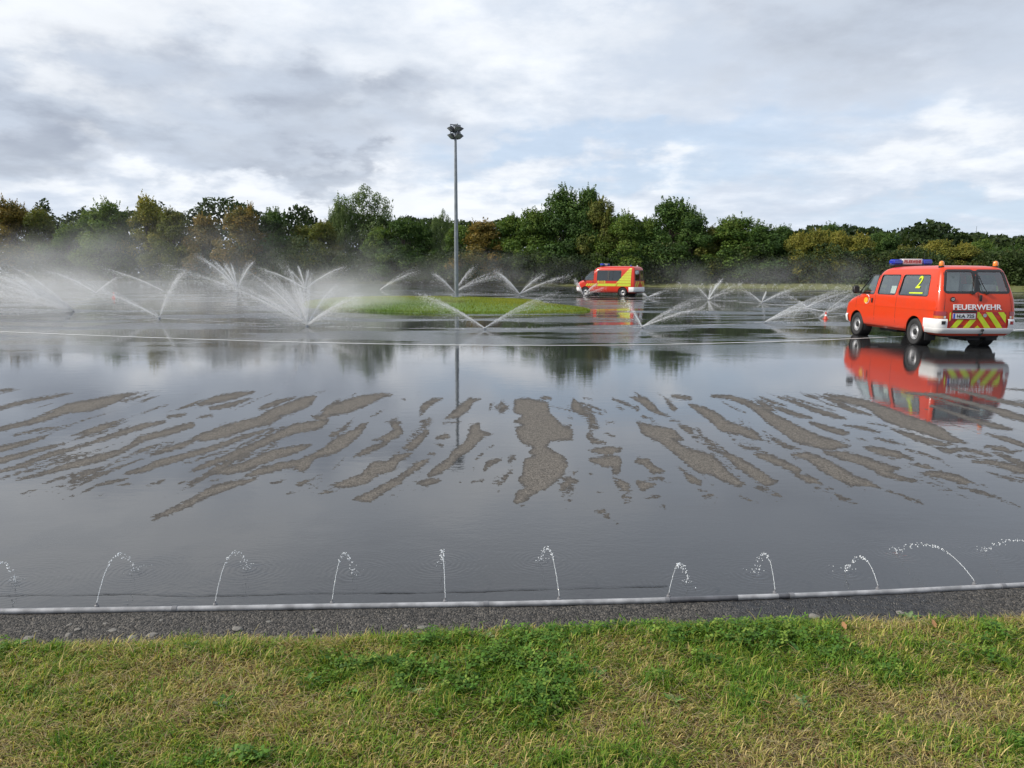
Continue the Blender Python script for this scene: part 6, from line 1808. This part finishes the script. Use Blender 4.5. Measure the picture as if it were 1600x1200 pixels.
# row of little arcs along the far edge
rng = np.random.default_rng(9)
def arc_mesh(seed):
    r = np.random.default_rng(seed)
    C, A, L, Wd = jet_drops(np.array([0, 0, .03]), np.array([r.uniform(.25, .5), 0.1, r.uniform(.5, .75)]), 60, 6.0, .02, .03, r, .015, 1, True)
    v, f = splinters(C, A, L, Wd)
    return mesh_np('water_jet', v, f)
AM = [arc_mesh(k) for k in range(4)]
fy = [(1046 + 9.5 * k, np.interp(1046 + 9.5 * k, [960, 1200, 1400], [448.6, 452, 455])) for k in range(31)] + [(632 + 10 * k, 445 + 0.13 * k) for k in range(7)]
for k, (px, py) in enumerate(fy):
    g = G(px + rng.uniform(-2, 2), py)
    o = link('water_jet', AM[k % 4], DROP, None, (g[0], g[1], 0))
    s = rng.uniform(.75, 1.15); o.scale = (s * (1 if k % 2 else -1), s, s)
    tag(o, 'faint tiny water arc in the row along the far edge of the track', 'water jet', 'row of water arcs along the far track edge')

# drifting mist
def mist(px, py, Y, rx, ry, rz, dens, lab, ns=0.22, seed=0.0, skew=0.0):
    c = D(px, py, Y)
    m, nt = newmat('spray_mist')
    tcn = nd(nt, 'ShaderNodeTexCoord')
    gp = nd(nt, 'ShaderNodeNewGeometry').outputs['Position']
    r2 = nd(nt, 'ShaderNodeVectorMath', {0: tcn.outputs['Object'], 1: tcn.outputs['Object']}, operation='DOT_PRODUCT').outputs['Value']
    fall = M(nt, 'MAXIMUM', M(nt, 'SUBTRACT', 1.0, r2), 0.0)
    fall = M(nt, 'POWER', fall, 1.6)
    n = NOISE(nt, nd(nt, 'ShaderNodeVectorMath', {0: SCALEV(nt, gp, (ns, ns * .6, ns * 1.3)), 1: (seed, seed * 2, 0)}, operation='ADD').outputs[0], 1.0, 3.0, 0.55)
    n2_ = NOISE(nt, SCALEV(nt, gp, (ns * 3.5, ns * 2, ns * 3)), 1.0, 3.0, 0.6)
    de = M(nt, 'MULTIPLY', M(nt, 'MULTIPLY', fall, M(nt, 'MULTIPLY', SST(nt, n, 0.36, 0.66), M(nt, 'ADD', 0.35, M(nt, 'MULTIPLY', n2_, 1.3)))), dens)
    vol = nd(nt, 'ShaderNodeVolumePrincipled', {'Color': (0.98, 0.985, 0.99, 1), 'Density': de, 'Anisotropy': 0.0})
    outm(nt, None, vol.outputs[0])
    bm = bmesh.new()
    bmesh.ops.create_icosphere(bm, subdivisions=3, radius=1.03)
    # flat bottom just above the ground
    zlo = (0.02 - c[2]) / rz
    for v_ in bm.verts: v_.co.z = max(v_.co.z, zlo)
    o = link('spray_mist', bm_mesh('spray_mist', bm), m, None, tuple(c))
    o.scale = (rx, ry, rz)
    tag(o, lab, kind='stuff')
mist(20, 452, 33, 5.5, 5, 1.4, 0.20, 'dense white spray around the far left fan')
mist(150, 470, 30, 5.5, 5, 1.0, 0.09, 'white spray between the left fans', .35, 3)
mist(345, 465, 30, 5.0, 5, 1.3, 0.12, 'white spray left of the big fan', .3, 5)
mist(490, 470, 24.5, 2.6, 2.5, 1.2, 0.18, 'white spray inside the big fan', .5, 8)
mist(570, 466, 35, 5.5, 6, 1.7, 0.11, 'thin veil of spray over the left end of the turf island', .25, 2)
mist(180, 415, 80, 24, 14, 5.2, 0.018, 'grey drifting mist before the trees at the left', .12, 4)
mist(250, 385, 95, 20, 12, 6.5, 0.012, 'high drifting mist in front of the left tree group', .10, 7)
mist(60, 425, 60, 16, 10, 3.0, 0.03, 'mist behind the far left fan', .18, 9)
mist(400, 440, 70, 14, 10, 2.6, 0.02, 'mist around the far fans', .2, 12)
mist(580, 415, 80, 14, 10, 4.6, 0.016, 'grey mist before the trees between poplar and mast', .14, 15)
mist(770, 425, 75, 12, 8, 2.6, 0.018, 'thin mist right of the mast', .2, 18)
mist(1150, 440, 70, 14, 9, 2.6, 0.02, 'thin veil right of the far van', .2, 21)
mist(1300, 430, 80, 11, 8, 2.6, 0.02, 'thin veil left of the near van', .2, 25)
